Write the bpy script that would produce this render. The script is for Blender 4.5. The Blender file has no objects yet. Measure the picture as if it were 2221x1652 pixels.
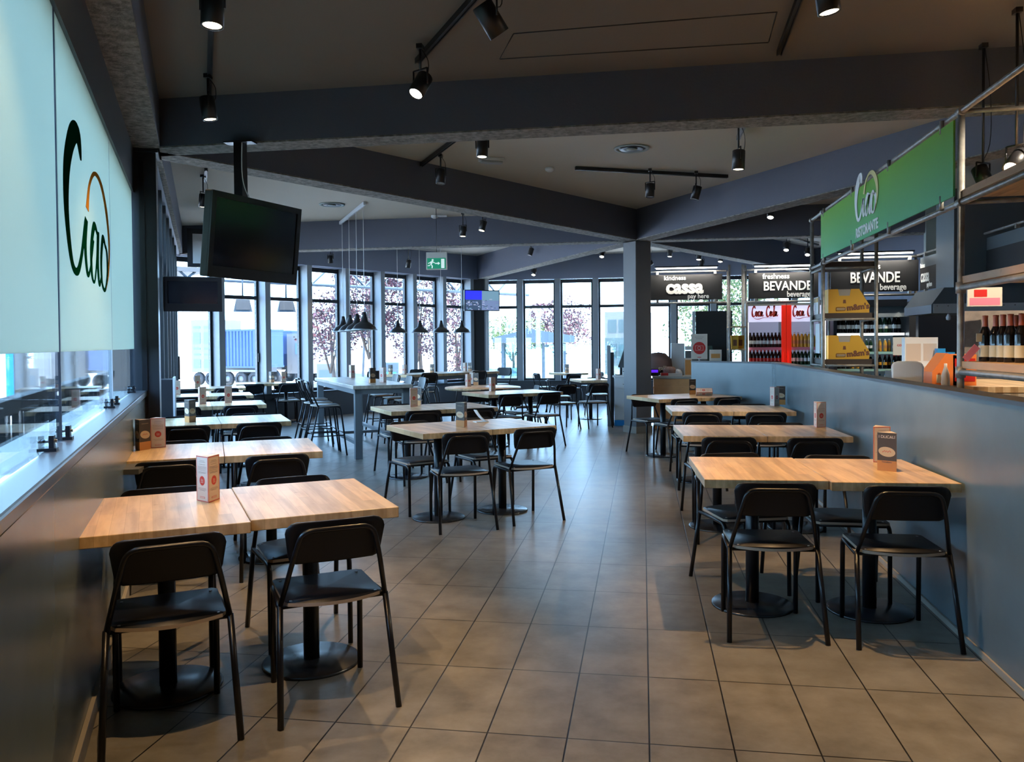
import bpy, bmesh, math, random
from mathutils import Vector, Matrix
random.seed(7)
C = bpy.context.scene.collection
PI = math.pi
def R(d): return math.radians(d)

# ------------------------------------------------------------------ camera
FPX, PCX, PCY = 1760.6, 1110.5, 783.06
YAW, PITCH, ROLL, CAMH = -.1597, .0210, -.0081, 1.4584
def cam_axes():
    cy, sy, cp, sp = math.cos(YAW), math.sin(YAW), math.cos(PITCH), math.sin(PITCH)
    fwd = Vector((sy*cp, cy*cp, -sp)); right = Vector((cy, -sy, 0)); up = right.cross(fwd)
    return right*math.cos(ROLL)+up*math.sin(ROLL), -right*math.sin(ROLL)+up*math.cos(ROLL), fwd
CR, CU, CF = cam_axes()
cam = bpy.data.cameras.new('camera'); camo = bpy.data.objects.new('camera', cam); C.objects.link(camo)
cam.sensor_width = 36; cam.lens = FPX/2221*36; cam.clip_end = 500; cam.clip_start = .02
cam.shift_x = 0; cam.shift_y = -(826-PCY)/2221
m = Matrix((CR, CU, -CF)).transposed().to_4x4(); m.translation = Vector((0, 0, CAMH)); camo.matrix_world = m
bpy.context.scene.camera = camo
def ray(px, py): return CF + CR*((px-PCX)/FPX) - CU*((py-PCY)/FPX)
def az(px, py, z):            # the place where a sight line meets the height z
    d = ray(px, py); return Vector((0, 0, CAMH)) + d*((z-CAMH)/d.z)
def ay(px, py, y):            # the place where a sight line meets the wall plane Y=y
    d = ray(px, py); return Vector((0, 0, CAMH)) + d*(y/d.y)

# ------------------------------------------------------------------ world, sun, exposure
sc = bpy.context.scene
sc.view_settings.view_transform = 'Standard'; sc.view_settings.look = 'None'
sc.view_settings.gamma = 1; sc.view_settings.exposure = 0; sc.view_settings.use_curve_mapping = False
w = bpy.data.worlds.new('sky'); sc.world = w; w.use_nodes = True
wn = w.node_tree.nodes; wl = w.node_tree.links
bg = wn['Background']; bg.inputs[1].default_value = 16.5
tc = wn.new('ShaderNodeTexCoord'); sx = wn.new('ShaderNodeSeparateXYZ'); cr = wn.new('ShaderNodeValToRGB')
wl.new(tc.outputs['Generated'], sx.inputs[0]); wl.new(sx.outputs['Z'], cr.inputs[0]); wl.new(cr.outputs[0], bg.inputs[0])
cr.color_ramp.elements[0].position = .0; cr.color_ramp.elements[0].color = (.40, .70, 1, 1)
cr.color_ramp.elements[1].position = .6; cr.color_ramp.elements[1].color = (.26, .54, 1, 1)
sun = bpy.data.lights.new('sun', 'SUN'); sun.energy = 34; sun.angle = R(.6); sun.color = (1, .95, .88)
suno = bpy.data.objects.new('sun', sun); C.objects.link(suno); suno.rotation_euler = (R(16), 0, R(60))
sc.cycles.max_bounces = 8; sc.cycles.diffuse_bounces = 5; sc.cycles.glossy_bounces = 3; sc.cycles.transparent_max_bounces = 12
sc.cycles.caustics_reflective = False; sc.cycles.caustics_refractive = False; sc.cycles.sample_clamp_indirect = 6

# ------------------------------------------------------------------ materials
M = {}
def mat(name, col, rough=.5, metal=0, spec=.5, emit=None, es=0, noise=None, bump=None, coat=0):
    m = bpy.data.materials.new(name); m.use_nodes = True; nt = m.node_tree; b = nt.nodes['Principled BSDF']
    b.inputs['Base Color'].default_value = (*col, 1); b.inputs['Roughness'].default_value = rough
    b.inputs['Metallic'].default_value = metal; b.inputs['Specular IOR Level'].default_value = spec
    b.inputs['Coat Weight'].default_value = coat
    if emit: b.inputs['Emission Color'].default_value = (*emit, 1); b.inputs['Emission Strength'].default_value = es
    if noise or bump:
        t = nt.nodes.new('ShaderNodeTexCoord'); n = nt.nodes.new('ShaderNodeTexNoise'); nt.links.new(t.outputs['Object'], n.inputs[0])
        n.inputs['Scale'].default_value = (noise or bump)[0]; n.inputs['Detail'].default_value = 4
        if noise:
            r = nt.nodes.new('ShaderNodeValToRGB'); nt.links.new(n.outputs[0], r.inputs[0])
            k = noise[1]; r.color_ramp.elements[0].position = .3; r.color_ramp.elements[1].position = .7
            r.color_ramp.elements[0].color = (*[c*(1-k) for c in col], 1); r.color_ramp.elements[1].color = (*[min(1, c*(1+k)) for c in col], 1)
            nt.links.new(r.outputs[0], b.inputs['Base Color'])
        if bump:
            n2 = nt.nodes.new('ShaderNodeTexNoise'); nt.links.new(t.outputs['Object'], n2.inputs[0]); n2.inputs['Scale'].default_value = bump[0]
            n2.inputs['Detail'].default_value = 3
            bp = nt.nodes.new('ShaderNodeBump'); bp.inputs['Strength'].default_value = bump[1]; bp.inputs['Distance'].default_value = bump[2]
            nt.links.new(n2.outputs[0], bp.inputs['Height']); nt.links.new(bp.outputs[0], b.inputs['Normal'])
    M[name] = m; return m
mat('ceiling_paint_shaded', (.19, .17, .155), .85, bump=(30, .25, .004))  # shaded copy of the ceiling paint, darkened for the dimmer near area
mat('ceiling_paint_lit', (.54, .49, .41), .85, bump=(30, .25, .004))  # same ceiling paint, its colour raised for window light on the far area
mat('beam_paint', (.10, .11, .145), .7, bump=(60, .3, .004))
mat('soffit_lit', (.20, .19, .17), .9, noise=(25, .5), bump=(45, 1, .01))  # beam undersides: floor bounce put into a lighter colour, with rough mottling
mat('wall_navy', (.17, .20, .28), .55, bump=(40, .1, .002))
mat('fin_paint', (.26, .29, .32), .5)
mat('wall_low', (.05, .05, .058), .6)
mat('fin_dark', (.05, .056, .06), .5)
mat('frame_dark', (.02, .022, .027), .35)
mat('partition_paint', (.14, .185, .205), .25, noise=(3, .07), bump=(6, .05, .003))
mat('partition_cap', (.02, .022, .026), .4)
mat('column_blue', (.17, .17, .18), .45)
mat('sill_metal', (.055, .06, .065), .3)
mat('skirting', (.34, .31, .26), .5)
mat('black_steel', (.006, .006, .008), .32, spec=.4)
mat('black_shell', (.007, .007, .009), .42, spec=.3)
mat('base_steel', (.02, .022, .026), .27, spec=.7)
mat('ply_edge', (.42, .33, .25), .5)
mat('screw', (.5, .5, .5), .3, metal=1)
mat('pipe', (.30, .29, .27), .42, metal=.4, noise=(20, .25))
mat('white_plastic', (.75, .76, .76), .4)
mat('grey_plastic', (.4, .41, .42), .45)
mat('black_plastic', (.008, .008, .01), .3)
mat('screen_off', (.012, .012, .016), .12)
mat('chrome', (.6, .6, .6), .2, metal=1)
mat('white_metal', (.62, .64, .66), .4)
mat('grey_metal', (.13, .14, .145), .4)
mat('lamp_black', (.009, .009, .011), .4)
mat('warm_lens', (1, .9, .7), .4, emit=(1, .86, .6), es=9)
mat('white_lens', (1, .97, .9), .4, emit=(1, .95, .85), es=8)
mat('dull_lens', (.3, .3, .3), .3)
mat('card_cream', (.62, .52, .43), .6)
mat('card_red', (.55, .045, .03), .5)
mat('card_grey', (.33, .28, .22), .6)
mat('card_brown', (.06, .045, .035), .5)
mat('card_orange', (.50, .22, .06), .5)
mat('card_plate', (.58, .44, .28), .5)
mat('card_text', (.22, .13, .10), .6)
mat('red', (.55, .02, .015), .4)
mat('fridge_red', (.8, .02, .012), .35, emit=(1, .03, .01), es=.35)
mat('white', (.8, .8, .8), .5)
mat('sign_white', (.95, .95, .93), .5)
mat('sign_black', (.012, .012, .013), .6)
mat('sign_letter', (.9, .88, .82), .6)
mat('counter_orange', (.72, .35, .14), .45, noise=(6, .1))
mat('counter_top', (.42, .38, .33), .4)
mat('yellow_box', (.60, .33, .03), .5)
mat('box_brown', (.16, .06, .03), .5)
mat('box_inner', (.33, .31, .28), .7)
mat('dark_shelf', (.05, .035, .028), .5)
mat('bottle_black', (.006, .006, .008), .1)
mat('cola', (.02, .006, .004), .12)
mat('bottle_green', (.01, .04, .02), .1)
mat('juice', (.65, .33, .04), .2)
mat('water_glass', (.45, .5, .52), .1)
mat('cap_red', (.38, .09, .04), .4)
mat('label_cream', (.6, .53, .36), .6)
mat('label_white', (.75, .76, .75), .5)
mat('orange_box', (.8, .2, .04), .5)
mat('exit_green', (.0, .20, .09), .4, emit=(0, .5, .25), es=.25)
mat('exit_white', (.8, .85, .8), .4, emit=(.8, 1, .9), es=.5)
mat('exit_case', (.55, .52, .47), .5)
mat('blue_glow', (.05, .05, .9), .3, emit=(.03, .04, .9), es=1.0)
mat('tv_sky', (.2, .33, .42), .3, emit=(.16, .30, .40), es=.9)
mat('tv_road', (.2, .24, .4), .3, emit=(.17, .24, .42), es=.9)
mat('tv_dark', (.05, .07, .12), .3, emit=(.05, .09, .17), es=.9)
mat('tv_white', (.5, .5, .6), .3, emit=(.4, .42, .6), es=.9)
mat('purple_glow', (.1, .02, .6), .3, emit=(.12, .02, .9), es=1.0)
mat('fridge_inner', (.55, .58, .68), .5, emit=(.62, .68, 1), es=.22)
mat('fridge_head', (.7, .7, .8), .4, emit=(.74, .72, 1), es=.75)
mat('fridge_body', (.30, .29, .25), .4)
mat('led', (1, 1, 1), .4, emit=(.85, .95, 1), es=5)
mat('price_pink', (.65, .2, .28), .5)
mat('price_mint', (.35, .6, .55), .5)
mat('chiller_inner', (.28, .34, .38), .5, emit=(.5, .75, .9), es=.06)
mat('blue_skirt', (.02, .30, .75), .4)
mat('film_green', (.0, .03, .015), .9, spec=0)
mat('film_orange', (.50, .22, .03), .9, spec=0)
mat('film_yellow', (.75, .68, .32), .4)
mat('trunk', (.08, .055, .04), .9)
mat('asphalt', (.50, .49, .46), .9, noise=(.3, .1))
mat('rail_grey', (.007, .009, .010), .6)
mat('kerb', (.035, .034, .031), .8)
mat('container_blue', (.010, .035, .12), .55)
mat('tyre', (.012, .012, .014), .8)
mat('rim', (.1, .1, .1), .4, metal=.5)
mat('car_blue', (.01, .04, .10), .25)
mat('car_glass', (.08, .13, .17), .1)
mat('truck_white', (.10, .10, .10), .4)
mat('teal_panel', (.06, .12, .11), .5)
mat('steel_out', (.03, .045, .06), .6)
mat('build_wall', (.08, .078, .075), .8)
mat('build_win', (.02, .03, .03), .3)
mat('kiosk_blue', (.035, .055, .07), .5)
mat('canopy', (.06, .06, .06), .7)
mat('wall_grey_light', (.28, .33, .32), .6)
mat('hood_steel', (.15, .18, .20), .4, metal=.4)
mat('tiles_brown', (.25, .20, .17), .5, noise=(12, .2))
mat('pumpkin', (.15, .09, .08), .7)

def leafmat(name, c1, c2):
    m = mat(name, c1, .7); nt = m.node_tree; b = nt.nodes['Principled BSDF']
    g = nt.nodes.new('ShaderNodeNewGeometry'); r = nt.nodes.new('ShaderNodeValToRGB'); nt.links.new(g.outputs['Random Per Island'], r.inputs[0])
    r.color_ramp.elements[0].color = (*c1, 1); r.color_ramp.elements[1].color = (*c2, 1); nt.links.new(r.outputs[0], b.inputs['Base Color'])
leafmat('leaf_purple', (.012, .006, .008), (.10, .025, .035))
leafmat('leaf_green', (.02, .045, .006), (.08, .10, .02))

def floor_mat():
    m = bpy.data.materials.new('floor_tiles'); m.use_nodes = True; nt = m.node_tree; b = nt.nodes['Principled BSDF']; N = nt.nodes.new; L = nt.links.new
    t = N('ShaderNodeTexCoord'); mp = N('ShaderNodeMapping'); L(t.outputs['Object'], mp.inputs[0])
    mp.inputs['Location'].default_value = (.8826, -2.965, 0)
    br = N('ShaderNodeTexBrick'); L(mp.outputs[0], br.inputs[0]); br.offset = 0; br.squash = 1
    br.inputs['Scale'].default_value = 1; br.inputs['Brick Width'].default_value = .3; br.inputs['Row Height'].default_value = .6
    br.inputs['Mortar Size'].default_value = .0034; br.inputs['Mortar Smooth'].default_value = .2; br.inputs['Bias'].default_value = 0
    br.inputs['Color1'].default_value = (.235, .215, .18, 1); br.inputs['Color2'].default_value = (.265, .242, .20, 1); br.inputs['Mortar'].default_value = (.012, .011, .010, 1)
    n = N('ShaderNodeTexNoise'); L(t.outputs['Object'], n.inputs[0]); n.inputs['Scale'].default_value = 5; n.inputs['Detail'].default_value = 8; n.inputs['Roughness'].default_value = .65
    r = N('ShaderNodeValToRGB'); L(n.outputs[0], r.inputs[0]); r.color_ramp.elements[0].position = .34; r.color_ramp.elements[0].color = (.58, .56, .52, 1)
    r.color_ramp.elements[1].position = .66; r.color_ramp.elements[1].color = (1, 1, 1, 1)
    mx = N('ShaderNodeMix'); mx.data_type = 'RGBA'; mx.blend_type = 'MULTIPLY'; mx.inputs[0].default_value = 1
    L(br.outputs['Color'], mx.inputs[6]); L(r.outputs[0], mx.inputs[7]); L(mx.outputs[2], b.inputs['Base Color'])
    mr = N('ShaderNodeMapRange'); L(n.outputs[0], mr.inputs[0]); mr.inputs[3].default_value = .29; mr.inputs[4].default_value = .38; L(mr.outputs[0], b.inputs['Roughness'])
    b.inputs['Specular IOR Level'].default_value = .5
    bp = N('ShaderNodeBump'); bp.inputs['Strength'].default_value = .5; bp.inputs['Distance'].default_value = .002; bp.invert = True
    L(br.outputs['Fac'], bp.inputs['Height']); L(bp.outputs[0], b.inputs['Normal']); M['floor'] = m
floor_mat()
def wood_mat(name, c1, c2, sx=1, rough=.28):
    m = bpy.data.materials.new(name); m.use_nodes = True; nt = m.node_tree; b = nt.nodes['Principled BSDF']; N = nt.nodes.new; L = nt.links.new
    t = N('ShaderNodeTexCoord'); mp = N('ShaderNodeMapping'); L(t.outputs['Object'], mp.inputs[0]); mp.inputs['Scale'].default_value = (14*sx, 1.3, 6)
    n = N('ShaderNodeTexNoise'); L(mp.outputs[0], n.inputs[0]); n.inputs['Scale'].default_value = 2; n.inputs['Detail'].default_value = 8
    br = N('ShaderNodeTexBrick'); mp2 = N('ShaderNodeMapping'); L(t.outputs['Object'], mp2.inputs[0]); mp2.inputs['Rotation'].default_value = (0, 0, PI/2)
    L(mp2.outputs[0], br.inputs[0]); br.inputs['Scale'].default_value = 1; br.inputs['Brick Width'].default_value = .42; br.inputs['Row Height'].default_value = .05
    br.inputs['Mortar Size'].default_value = .0006; br.inputs['Color1'].default_value = (.78, .77, .76, 1); br.inputs['Color2'].default_value = (1.12, 1.10, 1.06, 1); br.inputs['Mortar'].default_value = (.72, .62, .5, 1)
    r = N('ShaderNodeValToRGB'); L(n.outputs[0], r.inputs[0]); r.color_ramp.elements[0].position = .35; r.color_ramp.elements[0].color = (*c1, 1)
    r.color_ramp.elements[1].position = .6; r.color_ramp.elements[1].color = (*c2, 1)
    k = N('ShaderNodeTexNoise'); mp3 = N('ShaderNodeMapping'); L(t.outputs['Object'], mp3.inputs[0]); mp3.inputs['Scale'].default_value = (9, 26, 9); L(mp3.outputs[0], k.inputs[0]); k.inputs['Scale'].default_value = 1.6
    kr = N('ShaderNodeValToRGB'); L(k.outputs[0], kr.inputs[0]); kr.color_ramp.elements[0].position = .22; kr.color_ramp.elements[0].color = (.5, .36, .24, 1); kr.color_ramp.elements[1].position = .3
    mx = N('ShaderNodeMix'); mx.data_type = 'RGBA'; mx.blend_type = 'MULTIPLY'; mx.inputs[0].default_value = 1; L(r.outputs[0], mx.inputs[6]); L(br.outputs['Color'], mx.inputs[7])
    m2 = N('ShaderNodeMix'); m2.data_type = 'RGBA'; m2.blend_type = 'MULTIPLY'; m2.inputs[0].default_value = 1; L(mx.outputs[2], m2.inputs[6]); L(kr.outputs[0], m2.inputs[7])
    L(m2.outputs[2], b.inputs['Base Color']); b.inputs['Roughness'].default_value = rough; b.inputs['Specular IOR Level'].default_value = .35
    bp = N('ShaderNodeBump'); bp.inputs['Strength'].default_value = .12; bp.inputs['Distance'].default_value = .001; L(n.outputs[0], bp.inputs['Height']); L(bp.outputs[0], b.inputs['Normal'])
    M[name] = m
wood_mat('maple', (.50, .33, .17), (.66, .47, .27), rough=.34)
wood_mat('shelf_wood', (.48, .31, .17), (.60, .42, .25), rough=.5)
wood_mat('grey_wood', (.36, .30, .25), (.47, .40, .33))
def glass_mat(name, tint=(1, 1, 1), refl=.06):
    m = bpy.data.materials.new(name); m.use_nodes = True; nt = m.node_tree; nt.nodes.clear(); N = nt.nodes.new; L = nt.links.new
    o = N('ShaderNodeOutputMaterial'); t = N('ShaderNodeBsdfTransparent'); g = N('ShaderNodeBsdfGlossy'); x = N('ShaderNodeMixShader'); f = N('ShaderNodeLayerWeight')
    t.inputs[0].default_value = (*tint, 1); g.inputs['Roughness'].default_value = .02; f.inputs[0].default_value = .12
    mr = N('ShaderNodeMapRange'); mr.inputs[3].default_value = refl; mr.inputs[4].default_value = .75; L(f.outputs['Fresnel'], mr.inputs[0])
    L(mr.outputs[0], x.inputs[0]); L(t.outputs[0], x.inputs[1]); L(g.outputs[0], x.inputs[2]); L(x.outputs[0], o.inputs[0]); M[name] = m
glass_mat('glass'); glass_mat('glass_tint', (.93, .97, .97), .10)
glass_mat('kiosk_glass', (.75, .88, .88), .1)
def frost_mat():
    m = bpy.data.materials.new('frosted_film'); m.use_nodes = True; nt = m.node_tree; nt.nodes.clear(); N = nt.nodes.new; L = nt.links.new
    o = N('ShaderNodeOutputMaterial'); t = N('ShaderNodeBsdfTranslucent'); d = N('ShaderNodeBsdfDiffuse'); x = N('ShaderNodeMixShader'); g = N('ShaderNodeBsdfGlossy'); x2 = N('ShaderNodeMixShader')
    t.inputs[0].default_value = (.70, .70, .60, 1); d.inputs[0].default_value = (.30, .40, .36, 1); x.inputs[0].default_value = .45
    g.inputs['Roughness'].default_value = .35; x2.inputs[0].default_value = .04
    L(t.outputs[0], x.inputs[1]); L(d.outputs[0], x.inputs[2]); L(x.outputs[0], x2.inputs[1]); L(g.outputs[0], x2.inputs[2]); L(x2.outputs[0], o.inputs[0]); M['frosted_film'] = m
frost_mat()
def green_mat():
    m = mat('green_panel', (.05, .20, .03), .5); nt = m.node_tree; b = nt.nodes['Principled BSDF']
    t = nt.nodes.new('ShaderNodeTexCoord'); s = nt.nodes.new('ShaderNodeSeparateXYZ'); r = nt.nodes.new('ShaderNodeValToRGB')
    nt.links.new(t.outputs['Generated'], s.inputs[0]); nt.links.new(s.outputs['Z'], r.inputs[0])
    r.color_ramp.elements[0].color = (.07, .38, .15, 1); r.color_ramp.elements[1].color = (.14, .38, .015, 1); nt.links.new(r.outputs[0], b.inputs['Base Color'])
green_mat()

# ------------------------------------------------------------------ mesh helpers
class MB:
    def __init__(s): s.v = []; s.f = []; s.m = []; s.sm = []
    def add(s, vs, fs, mi=0, sm=False):
        o = len(s.v); s.v += [tuple(p) for p in vs]
        for f in fs: s.f.append(tuple(i+o for i in f)); s.m.append(mi); s.sm.append(sm)
        return s
    def box(s, x0, x1, y0, y1, z0, z1, mi=0, mx=None):
        vs = [Vector((x, y, z)) for z in (z0, z1) for y in (y0, y1) for x in (x0, x1)]
        if mx: vs = [mx @ p for p in vs]
        return s.add(vs, [(0, 2, 3, 1), (4, 5, 7, 6), (0, 1, 5, 4), (2, 6, 7, 3), (0, 4, 6, 2), (1, 3, 7, 5)], mi)
    def prism(s, pts, z0, z1, mi=0, mx=None):
        n = len(pts); vs = [Vector((x, y, z)) for z in (z0, z1) for x, y in pts]
        if mx: vs = [mx @ p for p in vs]
        return s.add(vs, [tuple(range(n-1, -1, -1)), tuple(range(n, 2*n))]+[(i, (i+1) % n, n+(i+1) % n, n+i) for i in range(n)], mi)
    def lathe(s, prof, cx=0, cy=0, seg=16, mi=0, mx=None, sm=True, cap=True):
        vs = []; fs = []; n = len(prof)
        for k in range(seg):
            a = 2*PI*k/seg
            for r, z in prof: vs.append(Vector((cx+r*math.cos(a), cy+r*math.sin(a), z)))
        if mx: vs = [mx @ p for p in vs]
        for k in range(seg):
            k2 = (k+1) % seg
            for j in range(n-1): fs.append((k*n+j, k2*n+j, k2*n+j+1, k*n+j+1))
        s.add(vs, fs, mi, sm)
        if cap:
            o = len(s.v)-len(vs)
            if prof[0][0] > 1e-6: s.f.append(tuple(o+k*n for k in range(seg-1, -1, -1))); s.m.append(mi); s.sm.append(False)
            if prof[-1][0] > 1e-6: s.f.append(tuple(o+k*n+n-1 for k in range(seg))); s.m.append(mi); s.sm.append(False)
        return s
    def cyl(s, p0, p1, r, seg=10, mi=0, r1=None):
        return s.tube([p0, p1], r, seg, mi, r1=r1)
    def tube(s, pts, r, seg=8, mi=0, closed=False, r1=None):
        P = [Vector(p) for p in pts]; n = len(P); vs = []; fs = []
        t0 = (P[1]-P[0]).normalized(); ref = Vector((0, 0, 1)) if abs(t0.z) < .9 else Vector((1, 0, 0))
        u = t0.cross(ref).normalized(); prev = t0
        for i, p in enumerate(P):
            a = P[(i-1) % n] if (i > 0 or closed) else P[i]; b = P[(i+1) % n] if (i < n-1 or closed) else P[i]
            t = (b-a).normalized()
            q = prev.rotation_difference(t); u = q @ u; prev = t; w_ = t.cross(u)
            rr = r if r1 is None else r+(r1-r)*i/(n-1)
            for k in range(seg):
                an = 2*PI*k/seg; vs.append(p+(u*math.cos(an)+w_*math.sin(an))*rr)
        m_ = n if closed else n-1
        for i in range(m_):
            j = (i+1) % n
            for k in range(seg): k2 = (k+1) % seg; fs.append((i*seg+k, i*seg+k2, j*seg+k2, j*seg+k))
        s.add(vs, fs, mi, True)
        if not closed:
            o = len(s.v)-len(vs)
            s.f.append(tuple(o+k for k in range(seg-1, -1, -1))); s.m.append(mi); s.sm.append(False)
            s.f.append(tuple(o+(n-1)*seg+k for k in range(seg))); s.m.append(mi); s.sm.append(False)
        return s
    def ribbon(s, pts, wd, z0=0, th=.002, mi=0, mx=None, sub=8):      # brush stroke in the local XZ plane, facing -Y
        P = spline(pts, sub); n = len(P); W = [wd[min(len(wd)-1, int(i/(n-1)*(len(wd)-1)))]*(1-(i/(n-1)*(len(wd)-1) % 1))+wd[min(len(wd)-1, int(i/(n-1)*(len(wd)-1))+1)]*(i/(n-1)*(len(wd)-1) % 1) for i in range(n)]
        vs = []
        for i, p in enumerate(P):
            a = P[max(0, i-1)]; b = P[min(n-1, i+1)]; d = Vector((b[0]-a[0], b[1]-a[1])); d = d.normalized() if d.length else Vector((1, 0)); nn = Vector((-d.y, d.x))
            for sg in (-1, 1):
                for y in (z0-th, z0): vs.append(Vector((p[0]+nn.x*W[i]*sg/2, y, p[1]+nn.y*W[i]*sg/2)))
        if mx: vs = [mx @ p for p in vs]
        fs = []
        for i in range(n-1):
            a = i*4; b = a+4
            fs += [(a, a+2, b+2, b), (a+1, b+1, b+3, a+3), (a, b, b+1, a+1), (a+2, a+3, b+3, b+2)]
        fs += [(0, 1, 3, 2), (n*4-4, n*4-2, n*4-1, n*4-3)]
        return s.add(vs, fs, mi)
    def mesh(s, name, mats, bevel=0):
        me = bpy.data.meshes.new(name); me.from_pydata(s.v, [], s.f)
        for mm in mats: me.materials.append(M[mm])
        for i, p in enumerate(me.polygons): p.material_index = s.m[i]; p.use_smooth = s.sm[i]
        bm = bmesh.new(); bm.from_mesh(me)
        if bevel:
            bmesh.ops.bevel(bm, geom=[e for e in bm.edges if e.calc_face_angle(0) > .6], offset=bevel, segments=2, profile=.5, affect='EDGES')
        bmesh.ops.recalc_face_normals(bm, faces=bm.faces); bm.to_mesh(me); bm.free()
        return me
    def build(s, name, mats, parent=None, loc=None, rz=0, bevel=0, rot=None):
        me = s.mesh(name, [mats] if isinstance(mats, str) else mats, bevel)
        o = bpy.data.objects.new(name, me); C.objects.link(o)
        if loc is not None: o.location = loc
        o.rotation_euler = rot if rot else (0, 0, rz)
        if parent: o.parent = parent
        return o
def spline(pts, sub=8):
    out = []; n = len(pts)
    for i in range(n-1):
        p0 = pts[max(0, i-1)]; p1 = pts[i]; p2 = pts[i+1]; p3 = pts[min(n-1, i+2)]
        for k in range(sub):
            t = k/sub; out.append(tuple(.5*((2*p1[j])+(-p0[j]+p2[j])*t+(2*p0[j]-5*p1[j]+4*p2[j]-p3[j])*t*t+(-p0[j]+3*p1[j]-3*p2[j]+p3[j])*t**3) for j in range(len(p1))))
    out.append(tuple(pts[-1])); return out
def tag(o, label=None, cat=None, group=None, kind=None):
    if label: o['label'] = label
    if cat: o['category'] = cat
    if group: o['group'] = group
    if kind: o['kind'] = kind
    return o
def empty(name, loc=(0, 0, 0), rz=0, label=None, cat=None, group=None, rot=None):
    o = bpy.data.objects.new(name, None); C.objects.link(o); o.empty_display_size = .1
    o.location = loc; o.rotation_euler = rot if rot else (0, 0, rz); return tag(o, label, cat, group)
KIDS = {}
def dup(root, loc, rz=0, label=None, group=None, rot=None):
    r = root.copy(); C.objects.link(r); r.location = loc; r.rotation_euler = rot if rot else (0, 0, rz)
    if label: r['label'] = label
    if group: r['group'] = group
    for ch in list(root.children):
        c = ch.copy(); C.objects.link(c); c.parent = r
        for g in list(ch.children):
            d = g.copy(); C.objects.link(d); d.parent = c
    return r
def struct(name, mb, m_, bevel=0, label=None, loc=None, rz=0):
    o = mb.build(name, m_, bevel=bevel, loc=loc, rz=rz); o['kind'] = 'structure'
    if label: o['label'] = label
    return o
def text(name, s, size, m_, parent=None, loc=(0, 0, 0), rot=(PI/2, 0, 0), ext=.002, off=0, align='LEFT', sx=1, shear=0):
    cu = bpy.data.curves.new(name, 'FONT'); cu.body = s; cu.size = size; cu.extrude = ext; cu.offset = off; cu.align_x = align; cu.shear = shear
    cu.resolution_u = 3
    t = bpy.data.objects.new(name, cu); C.objects.link(t); dg = bpy.context.evaluated_depsgraph_get(); dg.update()
    me = bpy.data.meshes.new_from_object(t.evaluated_get(dg)); C.objects.unlink(t); bpy.data.objects.remove(t)
    me.materials.clear(); me.materials.append(M[m_])
    o = bpy.data.objects.new(name, me); C.objects.link(o); o.location = loc; o.rotation_euler = rot; o.scale = (sx, 1, 1)
    if parent: o.parent = parent
    return o
def slab_text(name, s, size, m_, parent, loc, rot=(PI/2, 0, 0), bold=0, jitter=0, sx=1):
    """lettering with little slab feet, one mesh"""
    return text(name, s, size, m_, parent, loc, rot, .003, bold, 'LEFT', sx)

# ------------------------------------------------------------------ hexagonal building
V0 = Vector((-.09, 13.38)); S = 8.15
def hv(a): return V0+S*Vector((math.sin(R(a)), math.cos(R(a))))
VR, VL, VLL, V3, V4, V5 = hv(150), hv(210), hv(270), hv(330), hv(30), hv(90)
BZ = 3.10
def ceil_z(y): return 3.50 if y < 6.2 else 3.50+.0125*(y-6.2)
# floor and ceiling
struct('floor', MB().prism([(-8.3, 13.38), (-.9, .72), (-2.6, -.3), (-2.6, -4), (5.2, -4), (5.2, 6.2), (8.2, 13.4), (4.05, 20.55), (-4.25, 20.55)], -.12, 0), 'floor')
struct('ceiling', MB().prism([(-4.2, 6.2), (-.9, .55), (-2.7, -.4), (-2.7, -4.1), (5.3, -4.1), (5.3, 6.2)], 3.5, 3.7), 'ceiling_paint_shaded', label='dark ceiling with its shade put into the paint, over the near seating area')
ce = MB()
pts = [(-4.25, 6.2), (5.3, 6.2), (8.35, 13.38), (4.1, 20.7), (-4.35, 20.7), (-8.5, 13.38)]
ce.add([(x, y, ceil_z(y)) for x, y in pts]+[(x, y, ceil_z(y)+.25) for x, y in pts], [tuple(range(5, -1, -1)), tuple(range(6, 12))]+[(i, (i+1) % 6, 6+(i+1) % 6, 6+i) for i in range(6)])
struct('ceiling', ce, 'ceiling_paint_lit', label='grey hexagonal ceiling with window light put into the paint, over the far seating area')

def beam(a, b, label, wd=.28, bz=BZ, top=None, ext=0):
    a = Vector(a); b = Vector(b); d = (b-a); L = d.length; ang = math.atan2(d.y, d.x)
    t = top or max(ceil_z(a.y), ceil_z(b.y))+.02
    mb = MB().box(-ext, L+ext, -wd/2, wd/2, bz+.012, t, 0).box(-ext, L+ext, -wd/2+.004, wd/2-.004, bz, bz+.012, 1)
    o = mb.build('ceiling_beam', ['beam_paint', 'soffit_lit'], loc=(a.x, a.y, 0), rz=ang)
    tag(o, label, 'ceiling beam', 'dark ceiling beams'); return o
beam(VL, VR+Vector((1.3, 0)), 'near dark ceiling beam crossing the whole picture with a television pole below it')
beam(VL, V0, 'dark ceiling beam running from the left steel column to the central column')
beam(VR, V0, 'dark ceiling beam running from the central column to the upper right')
beam(VLL, V0, 'far dark ceiling beam running left from the central column towards the left window wall')
beam(V3, V0, 'dark ceiling beam from the central column to the far corner beside the lit television')
beam(V4, V0, 'dark ceiling beam from the central column back above the counter signs')
beam(V5, V0, 'dark ceiling beam running right from the central column above the drinks signs')
beam(VL, VL+Vector((.5038, -.8638))*7.2, 'dark ceiling beam above the frosted glass on the left')
beam(VL, VLL, 'dark ceiling beam above the far left wall')
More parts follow.
